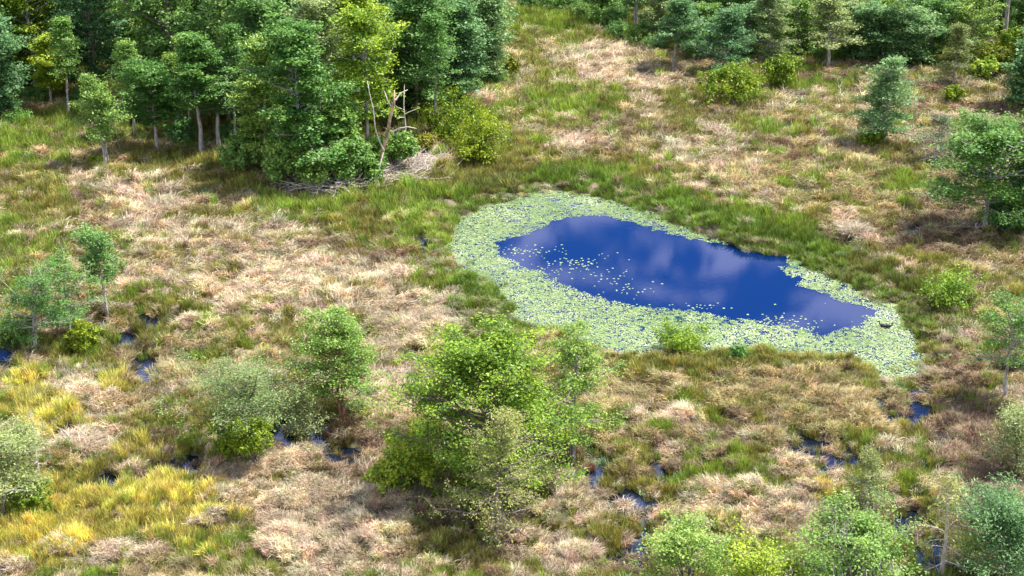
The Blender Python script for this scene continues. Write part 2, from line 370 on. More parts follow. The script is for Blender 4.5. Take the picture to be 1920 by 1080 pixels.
glit = poly_sd(gx, gy, LITTER) + 1.5 * (fbm(gx, gy, 13) - .5)
# what grows where: blobs given in photograph pixels, laid on the ground; some brown ones paint in tree shadows
TYPES = ['tan', 'pink', 'gold', 'green', 'olive', 'rust', 'sage', 'brown']
BLOBS = [
 (1050,60,110,28,'green',.9),(985,40,50,22,'green',.8),(1110,105,60,14,'pink',.5),(1000,95,60,30,'olive',.3),(1120,140,90,30,'pink',.9),(1000,130,60,26,'tan',.5),(1210,165,70,24,'pink',.7),
 (1050,200,130,34,'green',.55),(940,240,40,40,'green',.5),(1250,200,60,30,'olive',.6),(1330,240,90,30,'olive',.4),(1080,280,40,16,'pink',.9),(1300,290,90,36,'pink',.9),(1200,310,60,26,'rust',.6),
 (1440,260,60,24,'green',.4),(1420,330,120,40,'tan',.7),(1500,240,60,26,'sage',.5),(1480,290,100,26,'brown',.5),(1620,300,90,40,'tan',.4),(1620,370,90,30,'tan',.7),(1600,440,50,20,'pink',1.),(1500,350,30,16,'green',.5),
 (1700,355,45,12,'green',.9),(1590,330,50,14,'olive',.5),(1780,400,60,40,'brown',.6),(1660,470,110,30,'brown',.3),(1850,500,80,40,'tan',.6),(1780,560,70,40,'olive',.4),
 (960,315,70,26,'olive',.9),(900,350,70,26,'olive',.8),(1060,325,90,14,'green',.8),(1150,345,80,18,'green',.9),(1250,385,80,18,'green',1.),(1350,415,80,22,'green',1.1),(1440,440,80,24,'green',1.1),
 (1520,470,70,22,'green',1.1),(1600,510,60,24,'olive',1.),(1660,545,50,24,'green',.8),(1740,600,40,40,'olive',.9),(1750,520,60,30,'olive',.6),(1130,300,60,14,'rust',.6),
 (820,400,60,50,'green',.9),(780,440,40,60,'green',.8),(860,540,60,34,'green',1.),(930,560,50,26,'green',1.),(1010,600,60,16,'olive',.8),(700,350,60,18,'tan',.5),(610,400,80,22,'green',1.1),(690,430,60,24,'olive',.6),(800,350,60,20,'olive',.6),
 (740,400,50,20,'green',.7),(700,500,40,20,'brown',.5),
 (60,260,110,40,'green',.8),(180,240,60,20,'green',.6),(250,260,70,26,'tan',.3),(40,330,80,30,'green',.4),(130,300,50,16,'tan',.8),(330,320,100,22,'olive',.8),(60,390,70,40,'olive',.8),(20,440,50,50,'green',.8),(200,370,70,24,'pink',.4),(430,330,60,16,'olive',.6),
 (330,400,90,36,'pink',.7),(450,400,50,22,'rust',.5),(300,500,120,60,'pink',.5),(500,480,110,50,'pink',.7),(380,470,40,14,'rust',.6),(560,560,90,50,'pink',.6),(440,560,60,26,'pink',.7),(650,520,80,40,'pink',.5),
 (470,510,60,10,'olive',.7),(300,560,40,16,'green',.4),(750,620,80,70,'pink',.9),(840,570,50,20,'pink',1.),(540,640,40,40,'olive',.9),(500,610,60,20,'pink',.6),(170,540,40,30,'tan',.4),(20,560,40,60,'green',.7),(360,620,70,20,'pink',.7),
 (250,630,40,30,'olive',.5),(330,690,60,30,'tan',.5),
 (60,740,100,50,'gold',1.25),(150,740,40,30,'pink',.6),(215,735,34,22,'gold',1.5),(120,800,80,34,'gold',1.1),(150,840,60,20,'pink',1.7),(260,770,50,30,'tan',.8),(290,850,80,36,'gold',1.0),
 (330,820,40,20,'brown',.8),(200,960,210,80,'gold',1.35),(370,960,130,60,'gold',.9),(60,1020,120,60,'gold',1.3),(400,1060,90,40,'gold',.8),(250,1055,40,14,'pink',1.3),(120,1045,30,14,'pink',1.3),(440,900,50,30,'pink',.8),
 (520,860,60,26,'pink',1.),(600,950,90,40,'pink',1.7),(640,1030,120,60,'pink',1.6),(560,1000,60,80,'pink',1.2),(740,960,60,30,'pink',.8),(700,760,80,50,'pink',1.2),(800,780,60,50,'pink',1.),(620,880,80,24,'brown',1.2),(700,850,60,20,'brown',.9),  # brown blobs here put the tree's shadow into the grass colour
 (760,900,60,60,'green',.4),(740,960,40,14,'green',.9),(860,980,60,30,'brown',.6),(1000,960,60,50,'pink',.9),(1080,960,60,60,'pink',.8),(1080,1060,90,40,'pink',1.),(1200,1060,60,40,'brown',.8),(1120,860,40,60,'sage',.3),(1130,890,40,20,'sage',.8),
 (1200,680,70,26,'olive',1.),(1280,640,40,22,'green',1.8),(1330,670,50,18,'green',.8),(1450,665,60,14,'olive',.9),(1560,690,60,20,'olive',1.),(1640,700,50,16,'olive',.7),(1390,690,40,16,'olive',.6),(1130,720,60,20,'sage',1.),
 (1250,700,90,20,'olive',.6),(1180,760,70,40,'tan',.6),(1240,800,100,50,'pink',.6),(1450,740,110,34,'tan',.7),(1420,780,90,30,'olive',.4),(1530,800,80,40,'tan',.7),(1370,860,40,20,'brown',.3),(1370,900,90,32,'golive',.0),
 (1360,890,80,30,'green',.7),(1440,900,70,30,'green',.6),(1400,960,70,24,'brown',.4),(1300,960,90,24,'pink',.4),(1600,760,70,24,'tan',.5),(1690,790,34,14,'gold',.9),(1690,680,60,10,'sage',1.3),(1780,720,70,40,'brown',.5),(1820,820,70,50,'brown',1.),
 (1740,850,30,20,'green',.9),(1660,850,50,30,'pink',.5),(1740,900,60,30,'pink',.8),(1690,930,24,20,'green',1.),(1610,910,30,20,'green',.9),(1560,930,60,30,'gold',.5),(1820,930,60,50,'brown',1.2),(1640,1000,60,40,'brown',.8),(1840,700,60,50,'brown',.6),
 (1880,620,60,60,'brown',.3),(1780,640,40,20,'pink',.5),(1240,880,60,40,'brown',.3),(1500,960,60,30,'pink',.7),(1720,200,90,30,'brown',.5),(1600,230,100,30,'tan',.5),(1520,170,80,20,'green',.8),(1850,220,60,20,'brown',.5),
]
sc_ = {t: np.zeros(len(gx)) for t in TYPES}
wu = gu + 46 * (fbm(gx / 4, gy / 4, 81) - .5); wv = gv + 30 * (fbm(gx / 4, gy / 4, 82) - .5)
for a, b, ra, rb, t, w in BLOBS:
    if t in sc_:
        sc_[t] += .85 * w * np.exp(-((wu - a) / ra) ** 2 - ((wv - b) / rb) ** 2)
bias = dict(tan=.42, pink=.38, gold=-.08, green=.33, olive=.46, rust=.16, sage=.12, brown=.30)
for k, t in enumerate(TYPES):
    sc_[t] = sc_[t] + bias[t] + (.46 if t in ('olive', 'green', 'brown') else 0) * np.clip(1.3 - gcr / .22, 0, 1) + .85 * (fbm(gx / 5.5, gy / 5.0, 100 + 7 * k, 3) - .5) + .85 * (fbm(gx / 1.2, gy / 1.5, 200 + 5 * k, 2) - .5) + .12 * G.random(len(gx)) + .34 * (hash2((gcid * 9973).astype(np.int64), np.full(len(gx), k), 3) - .5)
M = np.stack([sc_[t] for t in TYPES]); ty = np.argmax(M, 0)
rim = (gsd > -.5) & (gsd < 1.0) & (G.random(len(gx)) < .8); ty = np.where(rim & (gv < 660), TYPES.index('green'), ty)
BASE = {'tan': (.43, .35, .165), 'pink': (.55, .45, .30), 'gold': (.60, .54, .12), 'green': (.24, .32, .04), 'olive': (.26, .25, .05), 'rust': (.30, .23, .06), 'sage': (.28, .38, .20), 'brown': (.28, .20, .12)}
bc = np.array([BASE[t] for t in TYPES])
# a second type is mixed in at random so patches do not have hard edges
M2 = M + .9 * G.random(M.shape); ty2 = np.argmax(M2, 0); ty = np.where(G.random(len(gx)) < .5, ty2, ty)
tint = bc[ty] * (0.60 + .75 * G.random(len(gx)))[:, None] * (.8 + .4 * gcid)[:, None]
tint *= 1 + .22 * (G.random((len(gx), 3)) - .5)
tint = np.where(((gsd < 4.5) & (gu > 850) & (gv < 640))[:, None], tint * np.array([.62, .72, .6]), tint)
keep = ((gsd > -.35) | ((gsd > -1.7) & (G.random(len(gx)) < .10))) & ((gz > -.04) | (G.random(len(gx)) < np.where((gu < 640) & (gsd > 3), .08, .24))) & ((gwood > -1.0) | (G.random(len(gx)) < np.where(gx > 0, .75, .35)))
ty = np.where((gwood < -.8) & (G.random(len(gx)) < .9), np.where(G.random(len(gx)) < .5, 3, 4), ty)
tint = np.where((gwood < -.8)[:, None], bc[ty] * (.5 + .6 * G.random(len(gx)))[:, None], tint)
keep &= ~((gcr < .13) & (G.random(len(gx)) < .85))
keep &= ~((glit < 0) & (G.random(len(gx)) < .8))
flow = 2 * math.pi * fbm(gx / 7, gy / 7, 300, 3) * 1.6 + .9
names = {'tan': ('dry_sedge', 'mat', 'dry tan sedge lying matted over the marsh hummocks'), 'pink': ('bleached_grass', 'mat', 'bleached pinkish straw combed flat over the hummocks'),
 'gold': ('golden_grass', 'up', 'golden yellow grass filling the lower left of the marsh'), 'green': ('green_sedge', 'up', 'fresh green sedge ringing the pond and the woods edge'),
 'olive': ('olive_rush', 'up', 'olive rushes growing between the straw hummocks'), 'rust': ('rusty_sedge', 'low', 'rust coloured sedge in the wetter hollows'),
 'sage': ('sage_weed', 'low', 'pale bluish weed beside the water channels'), 'brown': ('brown_thatch_shade', 'mat', 'brown dead thatch in the hollows, also painting in tree shade')}
for k, t in enumerate(TYPES):
    s = keep & (ty == k); n_ = int(s.sum()); nm, co, lb = names[t]
    if not n_: continue
    rot = np.c_[G.normal(0, .12, n_), G.normal(0, .12, n_), (flow[s] + G.normal(0, .5, n_))]
    f = gs[s] * G.uniform(.75, 1.25, n_); zf = G.uniform(.8, 1.3, n_) * (1.15 if t in ('green', 'gold') else 1)
    scatter(nm, np.c_[gx[s], gy[s], np.maximum(gz[s], -.12)], rot, np.c_[f, f, f ** .8 * zf * np.where(gsd[s] < 2.2, .62, 1)], G.integers(0, len(COLL[co].objects), n_), tint[s], COLL[co], lb)

# ------------------------------------------------------------------ lily pads
pm, n, o = newmat('lily_pad_leaf')
at_ = n.nodes.new('ShaderNodeAttribute'); at_.attribute_name = 'v'
rr = ramp(at_.outputs['Fac'], (0, (.14, .24, .06)), (.45, (.32, .42, .15)), (.8, (.50, .58, .30)), (1, (.66, .72, .52)))
p = n.nodes.new('ShaderNodeBsdfPrincipled'); n.links.new(rr.outputs[0], p.inputs['Base Color']); p.inputs['Roughness'].default_value = .38; p.inputs['Specular IOR Level'].default_value = .7
n.links.new(p.outputs[0], o.inputs[0])
def pads(P, r, tilt, v, z0=.012):
    n_ = len(P); k = 5; th = np.linspace(.22, 2 * math.pi - .22, k)
    ro = G.uniform(0, 2 * math.pi, n_)[:, None] + th[None]
    rx = r[:, None] * (1 + .08 * G.normal(0, 1, (n_, k)))
    xx = P[:, :1] + rx * np.cos(ro); yy = P[:, 1:2] + rx * np.sin(ro)
    zz = z0 + .05 * G.random((n_, 1)) * (tilt > .02) + tilt * (np.cos(ro - G.uniform(0, 6, (n_, 1))) * r[:, None] * G.normal(0, 1, (n_, 1))) + .004
    zz = np.maximum(zz, .006 + .003 * G.random((n_, 1)))
    V = np.stack([xx, yy, zz], -1); c = np.stack([P[:, 0] , P[:, 1], zz.mean(1)], -1)[:, None]
    V = np.concatenate([c, V], 1).reshape(-1, 3); b = np.arange(n_)[:, None] * (k + 1)
    T = np.stack([np.broadcast_to(b, (n_, k - 1)), b + 1 + np.arange(k - 1)[None], b + 2 + np.arange(k - 1)[None]], -1).reshape(-1, 3)
    return V, T, np.repeat(v, k + 1)
xs = [q[0] for q in POND]; ys = [q[1] for q in POND]
na = 190000
lx = G.uniform(min(xs) - 1, max(xs) + 1, na); ly = G.uniform(min(ys) - 1, max(ys) + 1, na)
_, lsd, _, _, _ = terrain(lx, ly)
osd = poly_sd(lx, ly, OPEN) + 1.8 * (fbm(lx / 1.1, ly / 1.1, 41) - .5)
lu, lv = proj(lx, ly)
patch = fbm(lx / 1.5, ly / 1.5, 44)
ok = (lsd < .5) & (osd > 0) & (G.random(na) < np.clip(.55 + osd * .35, 0, 1)) & ~((patch < .33) & (G.random(na) < .7))
ok &= ~((np.abs(lu - 1425) < 50) & (lv < 500) & (lv > 440))
P = np.c_[lx, ly][ok]
vv = np.clip(.45 + .9 * (fbm(P[:, 0] / 4, P[:, 1] / 4, 45) - .5) + G.normal(0, .13, len(P)) + .10 * np.clip((lu[ok] - 1500) / 150, 0, 1), 0, 1)
V, T, A = pads(P, G.uniform(.032, .066, len(P)), .25, vv)
obj('lily_pad_mat', mesh_np('lily_pad_mat', V, [T], {'v': A}), pm, kind='stuff', label='broad mat of pale lily pads covering the rim of the pond', cat='lily pads')
q_ = .13; ax_ = np.arange(min(xs) - 1, max(xs) + 1, q_); ay_ = np.arange(min(ys) - 1, max(ys) + 1, q_); cxx, cyy = [a_.ravel() for a_ in np.meshgrid(ax_, ay_)]
_, csd, _, _, _ = terrain(cxx, cyy); cod = poly_sd(cxx, cyy, OPEN) + 1.8 * (fbm(cxx / 1.1, cyy / 1.1, 41) - .5); cu, cv = proj(cxx, cyy)
ok = (csd < .6) & (cod > .15) & (fbm(cxx / .35, cyy / .35, 48, 3) > .57 - .04 * np.clip(cod, 0, 1.4)) & ~((np.abs(cu - 1425) < 55) & (cv < 500) & (cv > 440))
cx_, cy_ = cxx[ok], cyy[ok]; nq = len(cx_); jt = lambda: G.normal(0, .02, nq)
V = np.stack([np.c_[cx_ + a_ * q_ * .55 + jt(), cy_ + b_ * q_ * .55 + jt(), np.full(nq, .003)] for a_, b_ in ((-1, -1), (1, -1), (1, 1), (-1, 1))], 1).reshape(-1, 3)
obj('duckweed_film', mesh_np('duckweed_film', V, [np.arange(nq * 4).reshape(-1, 4)], {'v': np.repeat(np.clip(.05 + .5 * (fbm(cx_ / 3, cy_ / 3, 49) - .5) + G.normal(0, .08, nq), 0, 1), 4)}), pm, kind='stuff', label='thin green film of duckweed between the lily pads', cat='duckweed')
# single pads floating in the open water
single = [(985,470,60,12,60),(1060,500,50,16,55),(1090,492,30,10,20),(1150,520,40,18,26),(1170,545,50,12,26),(1300,575,90,6,26),(1460,600,60,10,34),(1540,610,60,10,12),(1120,480,60,14,8),(1465,500,8,6,4),(1590,560,40,16,10)]
V0, T0, A0 = [], [], []
protos = []
for k in range(5):
    V, T, A = pads(np.zeros((1, 2)), np.array([.08]), .01, np.array([.30 + .09 * k]), .008)
    protos.append(mesh_np('lily_pad', V, [T], {'v': A})); protos[-1].materials.append(pm)
for a, b, ra, rb, cnt in single:
    for q in range(cnt):
        x_, y_ = at(a + G.normal(0, ra * .6), b + G.normal(0, rb * .6))
        if poly_sd(np.array([x_]), np.array([y_]), OPEN)[0] > -.2: continue
        ob = obj('lily_pad', protos[q % 5], None, label='small pale lily pad floating alone in the open dark water', cat='lily pad', group='loose lily pads on the open water')
        ob.location = (x_, y_, .002 * (q % 4)); s_ = G.uniform(.7, 1.5); ob.scale = (s_, s_, 1); ob.rotation_euler.z = G.uniform(0, 6.28)

# ------------------------------------------------------------------ trees
def tree_meshes(seed, h, w, cb=.3, shape='round', nprim=26, ntwig=6, nleaf=9000, leaf=.2, flat=.45, clump=.45, tr=.16, bend=.04, forks=1, elev=(.1, .9), curve=.3, upb=1.0, brk=1.35, lobc=1., sparse=0., aspect=.55):
    g = np.random.default_rng(seed)
    tk = MB(); br = MB(); cl = []; ca = []
    for f in range(forks):
        m_ = 9; t = np.linspace(0, 1, m_)
        off = np.cumsum(g.normal(0, bend * h / 3, (m_, 2)), 0) * t[:, None]
        spread = g.normal(0, .05 * h, 2) if forks > 1 else np.zeros(2)
        hh = h * (1 if f == 0 else g.uniform(.72, .95))
        base = g.normal(0, .12, 2) * (forks > 1)
        P = np.c_[base + off + spread * t[:, None], t * hh * .97]; P[0, 2] = -.3
        rf = tr * (1 if f == 0 else .7); R = rf * ((1 - t) ** .75 * .94 + .06); R[0] *= 1.75; R[1] *= 1.05
        P2 = np.r_[P[:1], [P[0] * .85 + P[1] * .15], P[1:]]; R2 = np.r_[R[:1], [rf * 1.15], R[1:]]
        tk.tube(P2, R2, 8, .5)
        def tp(q):
            return np.array([np.interp(q, t, P[:, k]) for k in range(3)])
        lob = g.random((5, 5)); npr = nprim // forks; az0 = g.uniform(0, 6.28)
        for k in range(npr):
            q = cb + (1 - cb) * ((k + g.random()) / npr) ** .9; q = min(q, .985); tt = (q - cb) / (1 - cb)
            if shape == 'cone': Lp = w / 2 * ((1 - tt) ** .75 * .95 + .08)
            elif shape == 'round': Lp = w / 2 * (math.sqrt(max(0, 1 - (2 * tt - .85) ** 2 / 1.45)) * .9 + .12)
            elif shape == 'umbrella': Lp = w / 2 * (.45 + .6 * tt ** .6) * (1 if tt < .85 else .6)
            else: Lp = w / 2 * (.7 + .3 * math.sin(tt * 3.1))
            az = az0 + 2.399 * k + g.normal(0, .35); Lp *= g.uniform(.6, 1.15) * (1 - .58 * lobc + .95 * lobc * lob[int(tt * 4.99), int((az % 6.283) / 6.284 * 5)] - .0)
            el = elev[0] + (elev[1] - elev[0]) * tt + g.normal(0, .16)
            p0 = tp(q); pts_ = [p0]; n5 = 5; e = el; a = az
            for s in range(n5):
                e += curve * (g.random() - .35) * .5; a += g.normal(0, .16)
                pts_.append(pts_[-1] + Lp / n5 * np.array([math.cos(e) * math.cos(a), math.cos(e) * math.sin(a), math.sin(e)]))
            pts_ = np.array(pts_); r0 = min(rf * .45, .012 * Lp + .018) * (1.2 - .5 * q) * brk
            br.tube(pts_, np.linspace(r0, r0 * .25, 6), 4)
            dead = g.random() < sparse
            for j in range(ntwig):
                s = .25 + .75 * (j + g.random()) / ntwig
                p1 = np.array([np.interp(s * n5, np.arange(6), pts_[:, c]) for c in range(3)])
                sg = 1 if (j % 2) else -1
                ta = a + sg * g.uniform(.4, 1.2); te = e * .5 + g.normal(.1, .28)
                tl = Lp * g.uniform(.22, .42) * (1.25 - s * .6) + .12
                d_ = np.array([math.cos(te) * math.cos(ta), math.cos(te) * math.sin(ta), math.sin(te)])
                p2 = p1 + d_ * tl * .55; p3 = p2 + (d_ + g.normal(0, .22, 3)) * tl * .45
                br.tube([p1, p3], [r0 * .35, r0 * .12], 3)
                if not dead:
                    cc = g.random(); cl += [p2, p3]; ca += [cc, cc]
    cl = np.array(cl); ca = np.array(ca); n_ = nleaf
    wts = g.uniform(.3, 1.6, len(cl)); ii = g.choice(len(cl), n_, p=wts / wts.sum())
    cs = clump * (.6 + .8 * g.random(len(cl)))
    off = g.normal(0, 1, (n_, 3)); off /= np.maximum(1, np.linalg.norm(off, axis=1) / 1.9)[:, None]
    off *= cs[ii][:, None]; off[:, 2] *= flat
    c = cl[ii] + off
    nrm = g.normal(0, 1, (n_, 3)); nrm[:, 2] = np.abs(nrm[:, 2]) + upb; nrm /= np.linalg.norm(nrm, axis=1)[:, None]
    ax = np.cross(nrm, g.normal(0, 1, (n_, 3))); ax /= np.linalg.norm(ax, axis=1)[:, None]
    bx = np.cross(nrm, ax); ll = leaf * g.uniform(.6, 1.3, n_)[:, None]
    V = np.stack([c - ax * ll * .5, c + bx * ll * aspect * .5 + nrm * ll * .08, c + ax * ll * .5, c - bx * ll * aspect * .5 + nrm * ll * .08], 1).reshape(-1, 3)
    zs = h / max(np.percentile(c[:, 2], 99.6), .1); rx_ = np.percentile(np.hypot(c[:, 0] - c[:, 0].mean(), c[:, 1] - c[:, 1].mean()), 94)
    xs_ = float(np.clip(w * .47 / max(rx_, .1), .7, 1.5)); fs = np.array([xs_, xs_, zs])
    V = V * fs; tk.V = [q * np.array([1, 1, zs]) for q in tk.V] if xs_ == 1 else [q * fs for q in tk.V]; br.V = [q * fs for q in br.V]
    va = np.clip(.56 + .75 * (ca[ii] - .5) + g.normal(0, .27, n_), 0, 1)
    b = np.arange(n_)[:, None] * 4
    Tm = mesh_np('trunk', np.concatenate(tk.V), [np.concatenate(tk.Q), np.concatenate(tk.T)], {'v': np.concatenate(tk.A)}, True)
    Bm = br.mesh('branches', True)
    Cm = mesh_np('crown', V, [(b + np.arange(4)[None])], {'v': np.repeat(va, 4)})
    return Tm, Bm, Cm
KIND = {
 'maple':   dict(shape='round', cb=.10, nprim=44, ntwig=6, nleaf=17000, leaf=.24, flat=.55, clump=.34, elev=(.0, 1.0), col='bright', bark='brown'),
 'loose':   dict(shape='round', cb=.28, nprim=34, ntwig=6, nleaf=9000, leaf=.17, flat=.42, clump=.30, elev=(.0, .8), col='green', bark='pale', forks=2),
 'willow':  dict(shape='round', cb=.18, nprim=36, ntwig=7, nleaf=11000, leaf=.19, flat=.8, clump=.34, elev=(.3, 1.1), col='pale', bark='brown', forks=2, aspect=.3),
 'cypress': dict(shape='cone', cb=.15, nprim=46, ntwig=7, nleaf=8000, leaf=.17, flat=.25, clump=.26, elev=(-.15, .5), col='cyp', bark='pale', curve=.1, aspect=.3),
 'top':     dict(shape='round', cb=.5, nprim=26, ntwig=6, nleaf=8000, leaf=.21, flat=.6, clump=.32, elev=(-.1, .9), col='dark', bark='pale'),
 'ecyp':    dict(shape='cone', cb=.32, nprim=44, ntwig=6, nleaf=15000, leaf=.30, flat=.28, clump=.42, elev=(-.05, .6), col='blue', bark='pale', aspect=.4, tr=.2),
 'egreen':  dict(shape='round', cb=.34, nprim=40, ntwig=6, nleaf=16000, leaf=.30, flat=.32, clump=.44, elev=(.0, .9), col='green', bark='pale', tr=.2),
 'big':     dict(shape='round', cb=.16, nprim=60, ntwig=6, nleaf=24000, leaf=.34, flat=.3, clump=.50, elev=(.0, .8), col='green', bark='pale', tr=.24, sparse=.1),
 'bigdark': dict(shape='round', cb=.14, nprim=56, ntwig=6, nleaf=22000, leaf=.38, flat=.4, clump=.60, elev=(.0, 1.0), col='dark', bark='brown', tr=.3),
 'bigblue': dict(shape='column', cb=.14, nprim=56, ntwig=6, nleaf=20000, leaf=.36, flat=.35, clump=.55, elev=(.0, .8), col='blue', bark='brown', tr=.28),
 'sparse':  dict(shape='cone', cb=.12, nprim=34, ntwig=6, nleaf=2600, leaf=.16, flat=.3, clump=.22, elev=(-.2, .4), col='grey', bark='dead', curve=.1, sparse=.3, aspect=.35, tr=.11),
}
def ztop(x, y): return float(terrain(np.array([x]), np.array([y]))[0][0])
_seed = [100]
PLACED = []
def tree(name, u, vb, vt, wpx, kind, label, cat='tree', group=None, **kw):
    kw['nleaf'] = int(kw.get('nleaf', KIND[kind].get('nleaf', 9000)) * .98)
    x, y = at(u, vb); h = max(height_for(x, y, vt), .5); w = wpx * depth(x, y, h / 2) / FPX; _seed[0] += 1
    h = max(h - .08 * w - max(ztop(x, y), 0), .6 * h)      # the far side of the crown shows above its middle
    k = dict(KIND[kind]); k.update(kw); col = k.pop('col'); bk = k.pop('bark'); k.setdefault('tr', .014 * h + .03)
    du = k.pop('du', 0)
    Tm, Bm, Cm = tree_meshes(_seed[0], h, w, **k)
    r = thing(name, x, y, max(ztop(x, y), -.1), label, cat, group)
    obj('trunk', Tm, BARK[bk], r); obj('branches', Bm, BARK[bk], r); obj('crown', Cm, LEAF[col], r)
    PLACED.append((x, y, w)); return r
def shrub_meshes(seed, h, w, nleaf, leaf, lumps):
    g = np.random.default_rng(seed); cs, rs = [], []
    for k in range(lumps):
        a = g.uniform(0, 6.28); rr_ = w * .5 * math.sqrt(g.random()) * .68
        cs.append((rr_ * math.cos(a), rr_ * math.sin(a), h * g.uniform(.3, .74) * (1 - .45 * (rr_ / (w * .5)) ** 2))); rs.append(g.uniform(.16, .28) * w)
    cs, rs = np.array(cs), np.array(rs)
    # every lump carries smaller tufts on its skin
    nt_ = lumps * 14; li = g.integers(0, lumps, nt_); dv = g.normal(0, 1, (nt_, 3)); dv[:, 2] = dv[:, 2] * .9 + .25; dv /= np.linalg.norm(dv, axis=1)[:, None]
    tc_ = cs[li] + dv * (rs[li] * g.uniform(.65, 1.45, nt_))[:, None] * np.array([1, 1, .85]); tc_[:, 2] = np.clip(tc_[:, 2], .15 * h, None); tc_[:, 2] *= min(1, h / tc_[:, 2].max())
    ts = rs[li] * g.uniform(.25, .45, nt_); tv = g.random(nt_)
    ii = g.integers(0, nt_, nleaf); off = g.normal(0, .55, (nleaf, 3)); c = tc_[ii] + off * ts[ii][:, None]; c[:, 2] = np.maximum(c[:, 2], .05)
    nrm = off + g.normal(0, .5, (nleaf, 3)) + np.array([0, 0, .7]); nrm /= np.linalg.norm(nrm, axis=1)[:, None] + 1e-6
    ax = np.cross(nrm, g.normal(0, 1, (nleaf, 3))); ax /= np.linalg.norm(ax, axis=1)[:, None]; bx = np.cross(nrm, ax)
    ll = leaf * g.uniform(.6, 1.3, nleaf)[:, None]
    V = np.stack([c - ax * ll * .5, c + bx * ll * .28 + nrm * ll * .08, c + ax * ll * .5, c - bx * ll * .28 + nrm * ll * .08], 1).reshape(-1, 3)
    va = np.clip(.5 + .5 * (tv[ii] - .5) + g.normal(0, .2, nleaf), 0, 1); b = np.arange(nleaf)[:, None] * 4
    st = MB()
    for k in range(lumps):
        q = g.normal(0, .08 * w, 2); st.tube([(q[0], q[1], -.2), (cs[k][0] * .4, cs[k][1] * .4, cs[k][2] * .45), tuple(cs[k])], [.05, .035, .015], 5)
        for _ in range(4):
            j = g.integers(0, nt_); 
            if li[j] == k: st.tube([tuple(cs[k]), tuple(tc_[j])], [.015, .006], 3)
    return st.mesh('stems', True), mesh_np('foliage', V, [(b + np.arange(4)[None])], {'v': np.repeat(va, 4)})
def shrub(name, u, vb, vt, wpx, col, label, group=None, nleaf=4500, leaf=.15, lumps=9, bark='brown'):
    nleaf = int(nleaf * 1.1)
    x, y = at(u, vb); h = max(height_for(x, y, vt), .5); w = wpx * depth(x, y, h / 2) / FPX; _seed[0] += 1
    y += w * .25; leaf = leaf * max(1, depth(x, y) / 92)
    Sm, Fm = shrub_meshes(_seed[0], h, w, nleaf, leaf, lumps)
    r = thing(name, x, y, max(ztop(x, y), -.1), label, 'shrub', group)
    obj('stems', Sm, BARK[bark], r); obj('foliage', Fm, LEAF[col], r); PLACED.append((x, y, w)); return r
#TREES
# foreground and marsh trees
tree('young_maple', 912, 938, 596, 325, 'maple', 'large bright green bushy maple in the centre foreground', nleaf=52000, nprim=90, ntwig=8, lobc=.45, clump=.36, leaf=.18, flat=.4, col='bright', cb=.06, tr=.2)
tree('marsh_tree', 1072, 872, 605, 170, 'loose', 'dim green tree tucked behind the right side of the large maple', nleaf=12000, col='green', cb=.16)
shrub('low_maple', 762, 945, 842, 135, 'bright', 'low spreading green bush against the lower left of the large maple', nleaf=8000, leaf=.2, lumps=11)
tree('bald_cypress', 930, 1030, 752, 205, 'cypress', 'yellowish sparse cypress with bare grey level branches before the large maple', nleaf=7500, leaf=.15, brk=1.5, bark='brown', col='cyp', sparse=.25, tr=.12, nprim=52)
tree('marsh_tree', 648, 800, 562, 170, 'loose', 'bright green tree on a rusty brown clump beside the blue puddle', nleaf=19000, col='green', bark='red', forks=3, cb=.3, lobc=.5, nprim=48)
tree('willow', 474, 850, 630, 260, 'willow', 'pale sage green willow rising behind the yellow green wax shrub', nleaf=15000, cb=.25)
tree('willow', 572, 835, 706, 100, 'willow', 'small pale bluish willow leaning over the blue puddle', nleaf=3500, col='pale', forks=1)
shrub('wax_shrub', 425, 880, 825, 55, 'gold', 'small yellow green shrub left below the pale willow', nleaf=2500, lumps=5)
shrub('wax_shrub', 478, 905, 775, 85, 'gold', 'tall lumpy yellow green shrub in front of the pale willow', nleaf=5500, lumps=9)
tree('marsh_tree', 74, 674, 485, 160, 'loose', 'green airy tree with forked white trunk beside the left edge puddle', nleaf=8500, col='green')
tree('marsh_tree', 134, 650, 465, 110, 'loose', 'thin green tree between the white forked tree and the dark topped tree', nleaf=5500, col='green', forks=1, cb=.2)
tree('marsh_tree', 203, 602, 420, 92, 'top', 'dark topped tree with a bare pale trunk on the left marsh', nleaf=6500)
shrub('round_shrub', 155, 672, 606, 66, 'gold', 'round yellow green shrub by the small blue pool at left', nleaf=4500, lumps=8)
shrub('dark_shrub', 28, 668, 585, 80, 'green', 'dark leafy bush under the white forked tree at left', nleaf=4500, lumps=8, leaf=.2)
tree('willow', 5, 985, 775, 190, 'willow', 'pale green tree with bleached twigs at the lower left edge', nleaf=12000, col='pale', sparse=.2, bark='dead')
shrub('round_shrub', 52, 990, 925, 80, 'gold', 'olive shrub at the foot of the lower left edge tree', nleaf=4500)
tree('bare_sapling', 75, 905, 770, 50, 'sparse', 'bleached leafless sapling above the lower left edge tree', nleaf=250)
